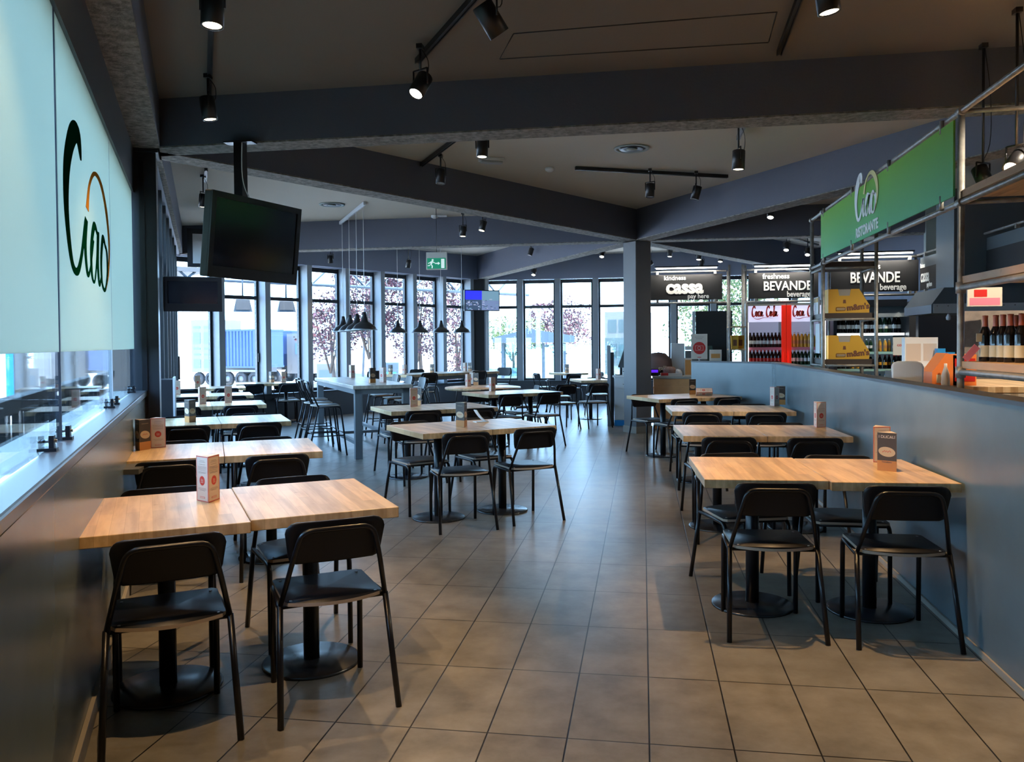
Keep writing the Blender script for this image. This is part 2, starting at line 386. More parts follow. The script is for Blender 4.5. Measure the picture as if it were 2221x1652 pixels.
# central column and left steel column
def column(c, half, z1, ang, mats, label, base=True):
    r = empty('column', (c[0], c[1], 0), ang, label, 'column')
    b = MB().box(-half, half, -half, half, 0, z1).build('shaft', mats[0], r, bevel=.004)
    if base: MB().box(-half-.012, half+.012, -half-.012, half+.012, 0, .11).build('plinth', mats[1], r)
    return r
col = column((-.085, 13.44), .158, BZ, R(40), ['column_blue', 'skirting'], 'square blue-grey column in the middle of the room carrying all the beams')
r = empty('column', (VL.x+.01, VL.y-.03, 0), R(30), 'black steel column at the end of the frosted glass', 'column')
mb = MB().box(-.10, .10, -.13, .13, 0, BZ)
for sx_ in (-.105, .105): mb.box(sx_-.006, sx_+.006, -.14, .14, 0, BZ)
mb.build('shaft', 'frame_dark', r)
MB().box(-.02, .02, -.15, -.131, 0, BZ-.1).build('cable_channel', 'black_plastic', r)
MB().box(-.13, .13, -.16, .16, BZ-.03, BZ-.001).build('cap_plate', 'frame_dark', r)
# closing walls
def wallseg(name, a, b, z0, z1, m_, th=.12, label=None, side=-1):
    a = Vector(a); b = Vector(b); d = b-a
    return struct(name, MB().box(0, d.length, 0 if side > 0 else -th, th if side > 0 else 0, z0, z1), m_, label=label, loc=(a.x, a.y, 0), rz=math.atan2(d.y, d.x))
wallseg('wall_rear', (5.2, -4), (-2.6, -4), 0, 3.6, 'wall_navy', side=1)
wallseg('wall_rear_left', (-2.6, -4), (-2.6, -.3), 0, 3.6, 'wall_navy', side=1)
wallseg('wall_return_left', (-2.6, -.3), (-.9, .72), 0, 3.6, 'wall_navy', side=1)
wallseg('wall_right', (5.2, 6.2), (5.2, -4), 0, 3.6, 'wall_navy', side=1)
wallseg('wall_far_right', V5, VR+Vector((1.2, 0)), 0, 3.9, 'wall_navy', side=1)
wallseg('wall_shop_back', V4, V5, 0, 3.95, 'wall_navy', side=1, label='dark wall behind the drinks fridges')
# left low wall, glazing above
LD = Vector((-.5045, .8634)); P0 = Vector((-2.163, 2.882))     # wall face line
def lw(s, off=0): p = P0+LD*s+Vector((-.8634, -.5045))*off; return p
ang = math.atan2(LD.y, LD.x)
def on_left(name, mb, m_, s, off=0, **k): p = lw(s, off); return struct(name, mb, m_, loc=(p.x, p.y, 0), rz=ang, **k)
s0, s1 = -2.5, 3.82
on_left('wall_left', MB().box(0, s1-s0, 0, .24, 0, 1.05), 'partition_paint', s0, label='low blue-grey wall on the left below the glass')
on_left('baseboard_left', MB().box(0, s1-s0, -.018, .0, 0, .075), 'skirting', s0, bevel=.002)
on_left('trim_1', MB().box(0, s1-s0, -.015, .27, 1.052, 1.098), 'sill_metal', s0, bevel=.008, label='wide grey metal sill on top of the left low wall')
on_left('wall_left_upper', MB().box(0, s1-s0, .06, .24, 2.735, 3.5), 'frame_dark', s0, label='dark strip of wall above the frosted glass')
def glazing():
    k = 0
    for a, b in ((-2.5, -.10), (-.06, 1.94), (1.96, 3.78)):
        p = lw(a, .08); L = b-a
        r = empty('glass_screen', (p.x, p.y, 0), ang, ['clear glass panel with frosted film nearest the camera on the left', 'clear glass panel with a frosted film and green script logo on the left', 'frosted glass panel standing against the black steel column'][k], 'glass screen', 'glass screens above the left wall')
        MB().box(0, L, 0, .012, 1.105, 2.74).build('pane', 'glass_tint', r)
        MB().box(.002, L-.002, -.0045, -.0015, 1.443, 2.735).build('frosted_film', 'frosted_film', r)
        MB().box(-.006, 0, -.004, .016, 1.105, 2.735).build('edge_seal', 'frame_dark' if k == 1 else 'grey_plastic', r)
        if k == 1: globals()['logo_panel'] = r
        k += 1
glazing()
# clamps holding the panes
cl = None
for s_ in (-.36, .02, 1.78, 2.08, 3.5):
    p = lw(s_, .08)
    if cl is None:
        cl = empty('glass_clamp', (p.x, p.y, 1.098), ang, 'x', 'clamp', 'glass clamps on the left sill')
        MB().box(-.025, .025, -.03, .03, 0, .012).box(-.02, .02, -.022, -.006, .0, .055).box(-.02, .02, .014, .026, .0, .055).build('bracket', 'black_steel', cl)
        MB().cyl((0, -.03, .035), (0, .03, .035), .006, 8).build('bolt', 'chrome', cl); o = cl
    else: o = dup(cl, (p.x, p.y, 1.098), ang)
    o['label'] = {-.36: 'small metal glass clamp on the left sill nearest the camera', .02: 'small glass clamp on the left sill just behind the dark glass seam', 1.78: 'small glass clamp on the left sill in front of the second glass joint', 2.08: 'small glass clamp on the left sill just behind the second glass joint', 3.5: 'small glass clamp on the left sill beside the black steel column'}[s_]

# the script logo: strokes drawn in panel space
def ciao(parent, mx, mats, s=1, th=.002, fat=1):
    mb = MB()
    def st(p, wd, mi=0): mb.ribbon([(x*s, z*s) for x, z in p], [q*s*fat for q in wd], 0, th, mi, mx)
    st([(.30, .86), (.24, 1.0), (.14, .93), (.04, .70), (.02, .42), (.09, .14), (.19, .09), (.28, .22), (.36, .44), (.39, .50)], [.02, .13, .12, .10, .07, .05, .05, .04, .04, .05])
    st([(.40, .50), (.36, .30), (.40, .12), (.47, .18), (.56, .40)], [.05, .05, .04, .02, .02])
    st([(.66, .48), (.58, .52), (.50, .34), (.50, .14), (.57, .10), (.64, .30), (.68, .50), (.66, .26), (.69, .10), (.75, .16)], [.03, .06, .05, .04, .02, .03, .06, .05, .04, .02])
    st([(.90, .44), (.82, .50), (.76, .32), (.77, .13), (.86, .08), (.94, .22), (.94, .40), (.87, .47)], [.03, .06, .05, .04, .03, .04, .05, .03])
    st([(.42, .58), (.48, .78), (.62, .93), (.80, .92), (.95, .75), (1.02, .50), (.98, .25), (.88, .08)], [.06, .03, .03, .06, .07, .05, .03, .01], 1)
    return mb.build('logo', mats, parent)
lg = ciao(logo_panel, Matrix.Translation((.166, -.006, 1.73))@Matrix.Diagonal((1.7, 1, .68, 1)), ['film_green', 'film_orange'], 1)
lg['label'] = 'green and orange script lettering on the frosted film'

# far left wall VL -> VLL with fins, window and door
d2 = (VLL-VL).normalized(); a2 = math.atan2(d2.y, d2.x)
struct('wall_left_far', MB().box(7.2, 8.12, 0, .12, 0, 3.75), 'fin_dark', loc=(VL.x, VL.y, 0), rz=a2, label='pale grey wall piece left of the first window')
dr = empty('door_1', (VL.x, VL.y, 0), a2); dr['kind'] = 'structure'
MB().box(7.32, 8.05, -.04, -.001, 0, 2.45).build('door_leaf', 'fin_dark', dr); MB().box(7.4, 7.44, -.08, -.041, .9, 1.3).build('door_handle', 'black_steel', dr)

# window walls
def window_wall(a, b, fins, panes, num, hdr_mat, fin_w=.12, fin_d=.24, wallname='wall_window', fin_m='fin_paint'):
    a = Vector(a); b = Vector(b); d = b-a; L = d.length; an = math.atan2(d.y, d.x)
    loc = (a.x, a.y, 0)
    struct(wallname+'_below', MB().box(0, L, -fin_d, .12, 0, .50), 'wall_low', loc=loc, rz=an)
    struct(wallname+'_above', MB().box(0, L, -fin_d-.02, .12, 3.09, 3.95), hdr_mat, loc=loc, rz=an)
    struct('trim_%d' % (num+60), MB().box(0, L, -fin_d-.02, .02, .50, .53), 'frame_dark', loc=loc, rz=an, label='window ledge')
    for i, s_ in enumerate(fins):
        struct('trim_%d' % (num+20+i), MB().box(s_-fin_w/2, s_+fin_w/2, -fin_d, .10, .53, 3.09), fin_m, bevel=.004, loc=loc, rz=an, label='upright window fin')
    for i, (p, q) in enumerate(panes):
        r = empty('window_%d' % (num+i), loc, an); r['kind'] = 'structure'
        f = MB(); t = .045
        f.box(p, p+t, .0, .07, .53, 3.08).box(q-t, q, .0, .07, .53, 3.08).box(p+t, q-t, .0, .07, .53, .53+.06).box(p+t, q-t, .0, .07, 2.99, 3.08).box(p+t, q-t, .0, .07, 2.36, 2.43)
        f.build('window_frame', 'frame_dark', r)
        MB().box(p+t, q-t, .03, .036, .59, 2.36).build('pane', 'glass', r); MB().box(p+t, q-t, .03, .036, 2.43, 2.99).build('pane', 'glass', r)
        if num+i == 2: MB().box(q-t+.01, q-.01, -.03, 0, 1.15, 1.32).build('window_handle', 'black_steel', r)
fl_ = [.775+.985*k for k in range(8)]
pl = [(.0, fl_[0]-.06)]+[(fl_[i]+.06, fl_[i+1]-.06) for i in range(7)]+[]
window_wall(VLL, V3, fl_, pl, 1, 'wall_navy', wallname='wall_left_window')
fc_ = [.72+.985*k for k in range(7)]
window_wall(VL, VLL, fc_, [(fc_[i]+.06, fc_[i+1]-.06) for i in range(6)]+[(fc_[6]+.06, 7.2)], 41, 'wall_navy', .08, .07, wallname='wall_far_left', fin_m='fin_dark')
fb = [.165, 1.11, 2.06, 3.01, 3.965, 4.915, 5.87, 6.82, 7.77]
pb = [(fb[i]+.07, fb[i+1]-.07) for i in range(8)]
window_wall(V3, V4, fb, pb, 11, 'wall_navy', .14, .14, 'wall_back')
# corner pillar beside the lit television, and its pipe
struct('trim_95', MB().box(-.17, .17, -.17, .17, 0, 3.6), 'frame_dark', loc=(V3.x+.02, V3.y-.22, 0), rz=R(15), label='dark corner pillar between the two window walls')
o = MB().cyl((0, 0, 0), (0, 0, 3.1), .045, 12).build('drain_pipe', 'white_metal', loc=(-3.86, 20.10, 0)); tag(o, 'pale grey vertical pipe beside the dark corner pillar', 'pipe')

# right partition with its L return
pw = [(1.505, 1.0), (1.596, 10.62)]
n_ = Vector((1.596-1.505, 9.62)).normalized(); pn = Vector((n_.y, -n_.x))
def poly_wall(pts, th, z0, z1):
    return MB().prism(pts, z0, z1)
pA = Vector((1.512, 1.0)); pB = Vector((1.604, 10.60)); pC = Vector((.67, 11.61))
dBC = (pC-pB).normalized(); nBC = Vector((-dBC.y, dBC.x))*-1
outl = [pA, pB, pC, pC+nBC*.12, pB+Vector((.13, .06)), pA+Vector((.12, 0))]
struct('wall_partition', MB().prism([tuple(p) for p in outl], 0, 1.185), 'partition_paint', label='blue-grey counter-high partition on the right')
def off(p, v): return (p.x+v[0], p.y+v[1])
capo = [off(pA, (-.006, 0)), off(pB, (-.008, -.003)), off(pC, (-.008, -.008)), off(pC+nBC*.12, (.005, .008)), off(pB+Vector((.13, .06)), (.008, .005)), off(pA+Vector((.12, 0)), (.006, 0))]
struct('trim_2', MB().prism(capo, 1.186, 1.205), 'partition_cap', label='thin black cap on the right partition')
struct('baseboard_right', MB().prism([(1.500, 1.0), (1.589, 10.5), (1.601, 10.5), (1.510, 1.0)], 0, .03), 'skirting')

# ------------------------------------------------------------------ tables and chairs
TZ = .765
def make_table(label, group, w_=.608, d_=.83, top='maple', base=True):
    r = empty('table', (0, 0, 0), 0, label, 'table', group)
    MB().box(-w_/2, w_/2, -d_/2, d_/2, TZ-.045, TZ).build('tabletop', top, r, bevel=.003)
    MB().cyl((0, 0, .012), (0, 0, TZ-.05), .036, 14).box(-.16, .16, -.03, .03, TZ-.052, TZ-.0455).box(-.03, .03, -.16, .16, TZ-.052, TZ-.0455).build('pedestal', 'black_steel', r)
    MB().lathe([(.222, 0), (.222, .008), (.216, .013), (.06, .016), (.04, .02)], seg=36).build('base_plate', 'base_steel', r)
    return r
def back_panel_mb(z0, z1, w0, y0, y1, hook=.05):
    """rounded, slightly curved back shell between heights z0 and z1"""
    mb = MB(); nx, nz = 14, 8; th = .011; vs = []
    rc = .045
    def half(t):   # half width at height fraction
        h = z1-z0; z = t*h; e = 1.0
        if z > h-rc: q = (z-(h-rc))/rc; return w0-rc*(1-math.sqrt(max(0, 1-q*q)))
        if z < rc: q = (rc-z)/rc; return w0-.012-rc*.7*(1-math.sqrt(max(0, 1-q*q)))
        return w0-.012*(1-(z-rc)/(h-2*rc))
    ts = [0, .04, .1, .25, .5, .75, .86, .93, .97, 1]
    for side in (0, 1):
        for t in ts:
            hw = half(t)
            for i in range(nx+1):
                u = -1+2*i/nx; x = hw*u; y = y0+(y1-y0)*t-.012*(1-u*u)+side*th+(.0)
                vs.append((x, y, z0+(z1-z0)*t))
    W = nx+1; n = len(ts); fs = []
    for j in range(n-1):
        for i in range(nx):
            a = j*W+i; fs.append((a, a+1, a+W+1, a+W)); b = a+n*W; fs.append((b, b+W, b+W+1, b+1))
    for j in range(n-1):
        for i in (0, nx): a = j*W+i; fs.append((a, a+W, a+W+n*W, a+n*W))
    for i in range(nx):
        fs.append((i, i+1, i+1+n*W, i+n*W)); a = (n-1)*W+i; fs.append((a, a+1, a+1+n*W, a+n*W))
    mb.add(vs, fs, 0, True); return mb
def rc_path(pts, rad=.05, n=5):
    """polyline with rounded corners"""
    P = [Vector(p) for p in pts]; out = [P[0]]
    for i in range(1, len(P)-1):
        a = (P[i-1]-P[i]); b = (P[i+1]-P[i]); r_ = min(rad, a.length*.45, b.length*.45)
        A = P[i]+a.normalized()*r_; B = P[i]+b.normalized()*r_
        for k in range(n+1): t = k/n; out.append(A*(1-t)**2+P[i]*2*t*(1-t)+B*t*t)
    out.append(P[-1]); return out
def seat_mb(z, hx=.195, yf=.215, yr=-.15, th=.014):
    mb = MB(); pts = []
    pts += [(-hx+.02, yf), (hx-.02, yf)]
    n = 12
    right = [(hx, yf-.02), (hx+.002, yr+.03)]
    arc = []
    for k in range(n+1):
        u = 1-2*k/n; arc.append(((hx-.012)*u, yr-.055*(1-u*u)))
    left = [(-hx-.002, yr+.03), (-hx, yf-.02)]
    out = pts+right+arc+left
    def dish(x, y): return -.012*(1-(x/hx)**2)*(1-((y-.02)/.22)**2)
    # top skin (dished), ply edge, underside
    k = len(out); vs = [(x, y, z+th) for x, y in out]+[(x, y, z) for x, y in out]+[(0, .03, z+th-.008), (0, .03, z)]
    fs = [(i, (i+1) % k, 2*k) for i in range(k)]
    mb.add(vs, fs, 0, True)
    mb2 = [(i, i+k, (i+1) % k+k, (i+1) % k) for i in range(k)]
    for f in mb2: mb.f.append(f); mb.m.append(1); mb.sm.append(False)
    for i in range(k): mb.f.append(((i+1) % k+k, i+k, 2*k+1)); mb.m.append(0); mb.sm.append(False)
    return mb
def make_chair(label, group):
    r = empty('dining_chair', (0, 0, 0), 0, label, 'chair', group)
    seat_mb(.437).build('seat', ['black_shell', 'ply_edge'], r)
    back_panel_mb(.602, .772, .197, -.160, -.196).build('backrest', 'black_shell', r)
    # arch of tube that carries the back
    p = rc_path([(-.212, -.13, .43), (-.172, -.196, .62), (-.140, -.226, .742), (.140, -.226, .742), (.172, -.196, .62), (.212, -.13, .43)], .045)
    MB().tube(p, .0105, 8).build('back_frame', 'black_steel', r)
    for s in (-1, 1):
        MB().tube([(s*.232, -.245, .0), (s*.212, -.13, .44)], .0125, 8).build('leg', 'black_steel', r)
        MB().tube(rc_path([(s*.190, .222, 0), (s*.190, .215, .425), (s*.212, -.13, .428)], .05), .0125, 8).build('leg', 'black_steel', r)
    MB().tube([(-.19, .17, .424), (.19, .17, .424)], .009, 6).tube([(-.205, -.10, .422), (.205, -.10, .422)], .009, 6).build('seat_rail', 'black_steel', r)
    for x, y in ((-.17, -.13), (.17, -.13), (-.165, .17), (.165, .17)): MB().lathe([(.006, .4505), (.006, .4525), (.002, .4535)], x, y, 8).build('screw', 'screw', r)
    return r
def make_stool(label, group):
    H = .66; r = empty('bar_stool', (0, 0, 0), 0, label, 'bar stool', group)
    seat_mb(H, .18, .17, -.14).build('seat', ['black_shell', 'ply_edge'], r)
    back_panel_mb(H+.17, H+.33, .18, -.195, -.225).build('backrest', 'black_shell', r)
    MB().tube(rc_path([(-.19, -.12, H-.01), (-.165, -.235, H+.25), (-.14, -.25, H+.31), (.14, -.25, H+.31), (.165, -.235, H+.25), (.19, -.12, H-.01)], .04), .0105, 8).build('back_frame', 'black_steel', r)
    for s in (-1, 1):
        MB().tube([(s*.24, -.27, 0), (s*.19, -.12, H)], .0115, 8).build('leg', 'black_steel', r)
        MB().tube(rc_path([(s*.22, .24, 0), (s*.18, .17, H-.012), (s*.19, -.12, H-.01)], .05), .0115, 8).build('leg', 'black_steel', r)
    fr = MB(); a = .30
    def fl(s, f, z): t = z/H; return ((.24+(.19-.24)*t)*s, -.27+.15*t, z) if f < 0 else ((.22-.04*t)*s, .24-.07*t, z)
    for z in (.27, .30):
        q = [fl(-1, -1, z), fl(-1, 1, z), fl(1, 1, z), fl(1, -1, z)]
        if z == .27: fr.tube([q[0], q[1]], .008, 6).tube([q[2], q[3]], .008, 6)
        else: fr.tube([q[1], q[2]], .008, 6).tube([q[3], q[0]], .008, 6)
    fr.build('footrest', 'black_steel', r)
    return r
proto_t = None; proto_c = None
def put_table(x, y, a, label, group, top='maple', gap=0):
    global proto_t, grey_t
    if top == 'maple':
        if proto_t is None: proto_t = make_table(label, group); o = proto_t
        else: o = dup(proto_t, (0, 0, 0), 0, label, group)
    else:
        if 'grey_t' not in globals(): grey_t = make_table(label, group, top='grey_wood'); o = grey_t
        else: o = dup(grey_t, (0, 0, 0), 0, label, group)
    o.location = (x, y, 0); o.rotation_euler = (0, 0, R(a)); return o
def put_chair(x, y, a, label, group, z=0):
    """a = facing direction, degrees anticlockwise from +Y"""
    global proto_c
    if proto_c is None: proto_c = make_chair(label, group); o = proto_c
    else: o = dup(proto_c, (0, 0, 0), 0, label, group)
    o.location = (x, y, z); o.rotation_euler = (0, 0, R(a)); return o
W_, D_ = .608, .83
def pair(fl, a, where, row, chairs='nnff', d=D_, w=W_, doff=(0, 0), jit=None, push=.06, tabs=(1, 1), top='maple', side=('wall-side', 'aisle-side')):
    """two tables pushed together: fl = near left corner, a = direction of the long side in degrees"""
    L = Vector((math.cos(R(a)), math.sin(R(a)))); Dv = Vector((-L.y, L.x)); fl = Vector(fl); k = 0
    for i in (0, 1):
        c = fl+L*(w*(i+.5)+.003*i)+Dv*(d/2+doff[i])
        if tabs[i]: put_table(c.x, c.y, a, 'light wooden table on a black pedestal, %s half of %s' % (side[i], where), row, top)
        rnd = random.Random(hash((round(fl.x, 2), i)) & 0xffff)
        for far in (0, 1):
            key = 'nnff'[far*2+i] if False else ('N' if not far else 'F')+str(i)
            if key not in chairs: continue
            jx, jy, ja = (jit or {}).get(key, (rnd.uniform(-.02, .02), rnd.uniform(-.02, .02), rnd.uniform(-2.5, 2.5)))
            sgn = 1 if not far else -1
            p = c-Dv*(d/2-push)*sgn+L*jx+Dv*jy
            put_chair(p.x, p.y, a+ja+(0 if not far else 180), 'black chair on the %s side of %s, %s place' % ('near' if not far else 'far', where, side[i]), row+' chairs')
ALL = ('N0', 'N1', 'F0', 'F1')
def from_right(fr, a, n=2, w=W_): L = Vector((math.cos(R(a)), math.sin(R(a)))); return Vector(fr)-L*(w*n+.003)
# left row, along the glazed wall
g = 'tables along the left wall'
pair((-2.040, 2.655), 33.2, 'the nearest left-row tables', g, ALL, jit={'N0': (0, -.02, 1), 'N1': (.0, -.03, .5), 'F0': (0, 0, -1), 'F1': (.02, .02, 2)}, doff=(0, .03))
pair(from_right((-2.081, 5.060), 29.5), 29.5, 'the second left-row tables', g, ALL)
pair(from_right((-3.212, 7.075), 31.5), 31.5, 'the third left-row tables', g, ALL)
pair(from_right((-4.431, 9.082), 31), 31, 'the fourth left-row tables', g, ALL)
pair(from_right((-5.463, 10.801), 31), 31, 'the fifth left-row tables', g, ALL)
pair(from_right((-6.572, 12.713), 29), 29, 'the farthest left-row tables', g, ('N0', 'N1'))
# centre row
g = 'tables in the middle of the room'; sd = ('left', 'right')
pair((-1.692, 6.118), 37.8, 'the nearest middle tables', g, ALL, side=sd, jit={'N0': (.03, -.02, -9), 'N1': (.02, -.02, -2), 'F0': (-.02, .03, 3), 'F1': (0, .02, 0)})
pair((-2.591, 8.142), 34, 'the second middle tables', g, ALL, side=sd)
pair((-2.111, 10.945), 38.6, 'the third middle tables', g, ALL, side=sd, d=.76)
put_chair(-.845, 14.2, 31.5, 'black chair seen from behind just left of the till cabinet', g+' chairs')
put_chair(-1.37, 13.88, 31.5, 'black chair seen from behind, second to the left of the till cabinet', g+' chairs')
# right row, along the partition
g = 'tables along the right partition'; sd = ('aisle-side', 'wall-side')
pair((.307, 4.209), 2.2, 'the nearest right-row tables', g, ALL, side=sd, doff=(0.0, -.035), jit={'N0': (.02, .01, 1), 'N1': (.01, .0, -1), 'F0': (.0, .0, 14), 'F1': (-.04, -.03, -3)})
pair((.296, 6.150), 3, 'the second right-row tables', g, ALL, side=sd, d=.84)
pair((.29, 8.335), 3, 'the third right-row tables', g, ALL, side=sd, d=.84)
pair((.187, 10.149), 29.5, 'the farthest right-row tables', g, ('N0', 'N1', 'F0'), side=sd, d=.80)
# far tables by the windows
g = 'tables by the windows'
pair((-7.32, 13.80), 30, 'the left window tables', g, ('N0', 'N1', 'F1'), side=('left', 'right'))
put_table(-1.75, 19.3, 35, 'single light table in front of the back windows, left of the central column', g)
for dx, dy, a_, t_ in ((-.55, -.3, -60, 'left chair, seen edge-on,'), (.10, -.75, 35, 'near chair'), (.55, .35, 125, 'right chair')):
    put_chair(-1.75+dx, 19.3+dy, a_, 'black %s of the single table at the back windows' % t_, 'chairs at the back windows')
put_table(-1.0, 15.75, 20, 'light table by the back windows beside the till cabinet', g)
for dx, dy, a_, t_ in ((-.62, -.1, -75, 'left chair facing right'), (.1, .6, 190, 'far chair')):
    put_chair(-1.0+dx, 15.75+dy, a_, 'black %s at the table beside the till cabinet' % t_, 'chairs at the back windows')
# round table in the middle
r = empty('round_table', (-2.58, 13.0, 0), 0, 'round wooden table in the middle of the room with three menu cards', 'table')
MB().lathe([(.0, TZ-.04), (.60, TZ-.04), (.62, TZ-.03), (.62, TZ-.004), (.615, TZ), (0, TZ)], seg=40, cap=False).build('tabletop', 'maple', r)
MB().cyl((0, 0, .02), (0, 0, TZ-.04), .04, 14).build('pedestal', 'grey_metal', r)
MB().lathe([(.27, 0), (.27, .01), (.05, .025)], seg=30).build('base_plate', 'grey_metal', r)
for a_, t_ in ((20, 'near right'), (110, 'right'), (200, 'far'), (285, 'left')):
    q = Vector((-2.58, 13.0))+Vector((math.sin(R(a_)), -math.cos(R(a_))))*.72
    put_chair(q.x, q.y, a_, 'black chair at the round table, %s side' % t_, 'chairs at the round table')

# high tables
def high_table(fl, a, w, d, h, label, top='grey_wood', leg=.09):
    L = Vector((math.cos(R(a)), math.sin(R(a)))); Dv = Vector((-L.y, L.x)); c = Vector(fl)+L*w/2+Dv*d/2
    r = empty('high_table', (c.x, c.y, 0), R(a), label, 'high table')
    MB().box(-w/2, w/2, -d/2, d/2, h-.045, h).build('tabletop', top, r, bevel=.003)
    MB().box(-w/2+.03, w/2-.03, -d/2+.03, -d/2+.06, h-.11, h-.046).box(-w/2+.03, w/2-.03, d/2-.06, d/2-.03, h-.11, h-.046).box(-w/2+.03, -w/2+.06, -d/2+.06, d/2-.06, h-.11, h-.046).box(w/2-.06, w/2-.03, -d/2+.06, d/2-.06, h-.11, h-.046).build('apron', 'grey_metal', r)
    for sx_ in (-1, 1):
        for sy_ in (-1, 1):
            x = sx_*(w/2-.03-leg/2); y = sy_*(d/2-.03-leg/2)
            MB().box(x-leg/2, x+leg/2, y-leg/2, y+leg/2, 0, h-.046).build('leg', 'grey_metal', r)
    for sx_ in (-1, 1):
        x = sx_*(w/2-.03-leg/2); MB().box(x-.03, x+.03, -d/2+.12, d/2-.12, .18, .22).build('footrail', 'grey_metal', r)
    MB().box(-w/2+.12, w/2-.12, -.03, .03, .181, .219).build('stretcher', 'grey_metal', r)
    return c, L, Dv
# the bar table whose front leg stands before the second middle table
Lh = (Vector((-5.232, 12.343))-Vector((-3.613, 9.846))); lenh = Lh.length; ah = math.degrees(math.atan2(Lh.y, Lh.x))-90
c, L, Dv = high_table((-3.63, 9.84), ah-1, .78, lenh, .945, 'tall wooden bar table on thick grey metal legs, left of the middle')
proto_s = make_stool('black bar stool on the left side of the tall table, nearest the camera', 'bar stools at the tall table')
g = 'bar stools at the tall table'
def on(u, v): return c+L*u+Dv*v
p = on(-.62, -.78); proto_s.location = (p.x, p.y, 0); proto_s.rotation_euler = (0, 0, R(ah-1-90))
for u, v, a_, lb in ((-.62, -.22, -90, 'black bar stool on the left side of the tall table, second from the camera'), (-.55, .55, -90, 'black bar stool on the left side of the tall table, third from the camera'),
                     (.62, -.45, 90, 'black bar stool on the right side of the tall table, nearest the camera'), (.62, .25, 90, 'black bar stool on the right side of the tall table, second from the camera'), (.60, 1.0, 90, 'black bar stool on the right side of the tall table, farthest')):
    p = on(u, v); dup(proto_s, (p.x, p.y, 0), R(ah-1+a_), lb, g)
Lh = Vector((-2.60, 15.45))-Vector((-3.958, 13.423)); c2, L2, D2 = high_table((-3.96, 13.42), math.degrees(math.atan2(Lh.y, Lh.x)), 2.25, .75, .945, 'long tall wooden table in front of the windows, behind the bar table', 'maple')
g = 'bar stools at the long tall table'
k = 0
for u, v, a_, lb in ((-1.05, -.62, 0, 'pale-reflecting bar stool at the left end of the long tall table'), (-.9, .62, 180, 'bar stool on the window side of the long tall table, left'), (.1, .62, 180, 'bar stool on the window side of the long tall table, middle'), (1.52, .05, 95, 'bar stool at the right end of the long tall table, seen from behind'), (.15, -.6, 0, 'bar stool on the near side of the long tall table')):
    p = c2+L2*u+D2*v; dup(proto_s, (p.x, p.y, 0), R(math.degrees(math.atan2(Lh.y, Lh.x))+a_), lb, g)

# ------------------------------------------------------------------ menu cards
def card_mb(kind, h=.205, w=.098):
    mb = MB(); dep = w*.87
    tri = [(-w/2, dep/3), (w/2, dep/3), (0, -dep*2/3)]
    mb.prism(tri, 0, h, 0)
    faces = [(tri[0], tri[2]), (tri[2], tri[1]), (tri[1], tri[0])]
    for fi, (a, b) in enumerate(faces):
        a = Vector((a[0], a[1], 0)); b = Vector((b[0], b[1], 0)); x = (b-a).normalized(); n = Vector((x.y, -x.x, 0)); mid = (a+b)/2
        mx = Matrix((x, -n, Vector((0, 0, 1)))).transposed().to_4x4(); mx.translation = mid    # local -Y = outwards
        hw = w/2
        kk = kind if fi != 2 else 'cream'
        if kk == 'cream':
            for q in ((-hw+.002, -hw+.0045, .003, h-.003), (hw-.0045, hw-.002, .003, h-.003), (-hw+.002, hw-.002, .002, .005), (-hw+.002, hw-.002, h-.005, h-.002)): mb.box(q[0], q[1], -.0006, 0, q[2], q[3], 1, mx)
            disc = [(.021*math.cos(2*PI*k/20), .021*math.sin(2*PI*k/20)) for k in range(20)]
            mb.prism(disc, 0, .0008, 1, mx@Matrix.Translation((0, 0, h*.46))@Matrix.Rotation(PI/2, 4, 'X'))
            for sq in ((-.010, .010, -.002, .0), (-.010, .010, -.009, -.007), (-.008, -.004, .003, .008), (.002, .008, .003, .006)):
                mb.box(sq[0], sq[1], -.0012, -.0008, h*.46+sq[2], h*.46+sq[3], 0, mx)
            for z, l in ((.90, .020), (.87, .026), (.82, .024), (.77, .034), (.745, .034), (.72, .034), (.69, .034), (.655, .032), (.63, .03), (.30, .030), (.275, .034), (.25, .022)): mb.box(-l, l, -.0005, 0, h*z-.001, h*z, 3, mx)
            mb.box(-.02, .02, -.0006, 0, h*.08, h*.115, 1, mx); mb.box(-.0185, .0185, -.0008, -.0006, h*.088, h*.107, 0, mx)
        else:
            mb.box(-hw+.0005, hw-.0005, -.0006, 0, 0, h*.27, 4, mx); mb.box(-hw+.0005, hw-.0005, -.0006, 0, h*.27, h-.0005, 2, mx)
            el = [(.043*math.cos(2*PI*k/24), .026*math.sin(2*PI*k/24)) for k in range(24)]
            mb.prism(el, 0, .0009, 5, mx@Matrix.Translation((0, 0, h*.50))@Matrix.Rotation(R(8), 4, 'Y')@Matrix.Rotation(PI/2, 4, 'X'))
            for k in range(9): mb.box(-.022+k*.005, -.019+k*.005, -.0014, -.0009, h*.5+((k*7) % 5-2)*.0016, h*.5+((k*7) % 5-2)*.0016+.005, 1, mx)
            mb.box(-.03, .03, -.0008, -.0006, h*.86, h*.868, 5, mx)
    return mb
CM = ['card_cream', 'card_red', 'card_brown', 'card_text', 'card_orange', 'card_plate']
card_mesh = {k: card_mb(k).mesh('menu_card', CM) for k in ('cream', 'food')}
def card(px, py, a, kind, label, z=TZ, sc_=1, lie=False, xy=None):
    p = az(px, py, z) if xy is None else Vector((*xy, z))
    o = bpy.data.objects.new('menu_card', card_mesh[kind]); C.objects.link(o); o.location = (p.x, p.y, z+.0005); o.rotation_euler = (0, 0, R(a)); o.scale = (sc_, sc_, sc_)
    if lie: o.rotation_euler = (0, PI/2, R(a)); o.location.z = z+.05
    tag(o, label, 'menu card', 'folded cardboard menu cards'); return o
cc = 'cream menu card with a red disc'
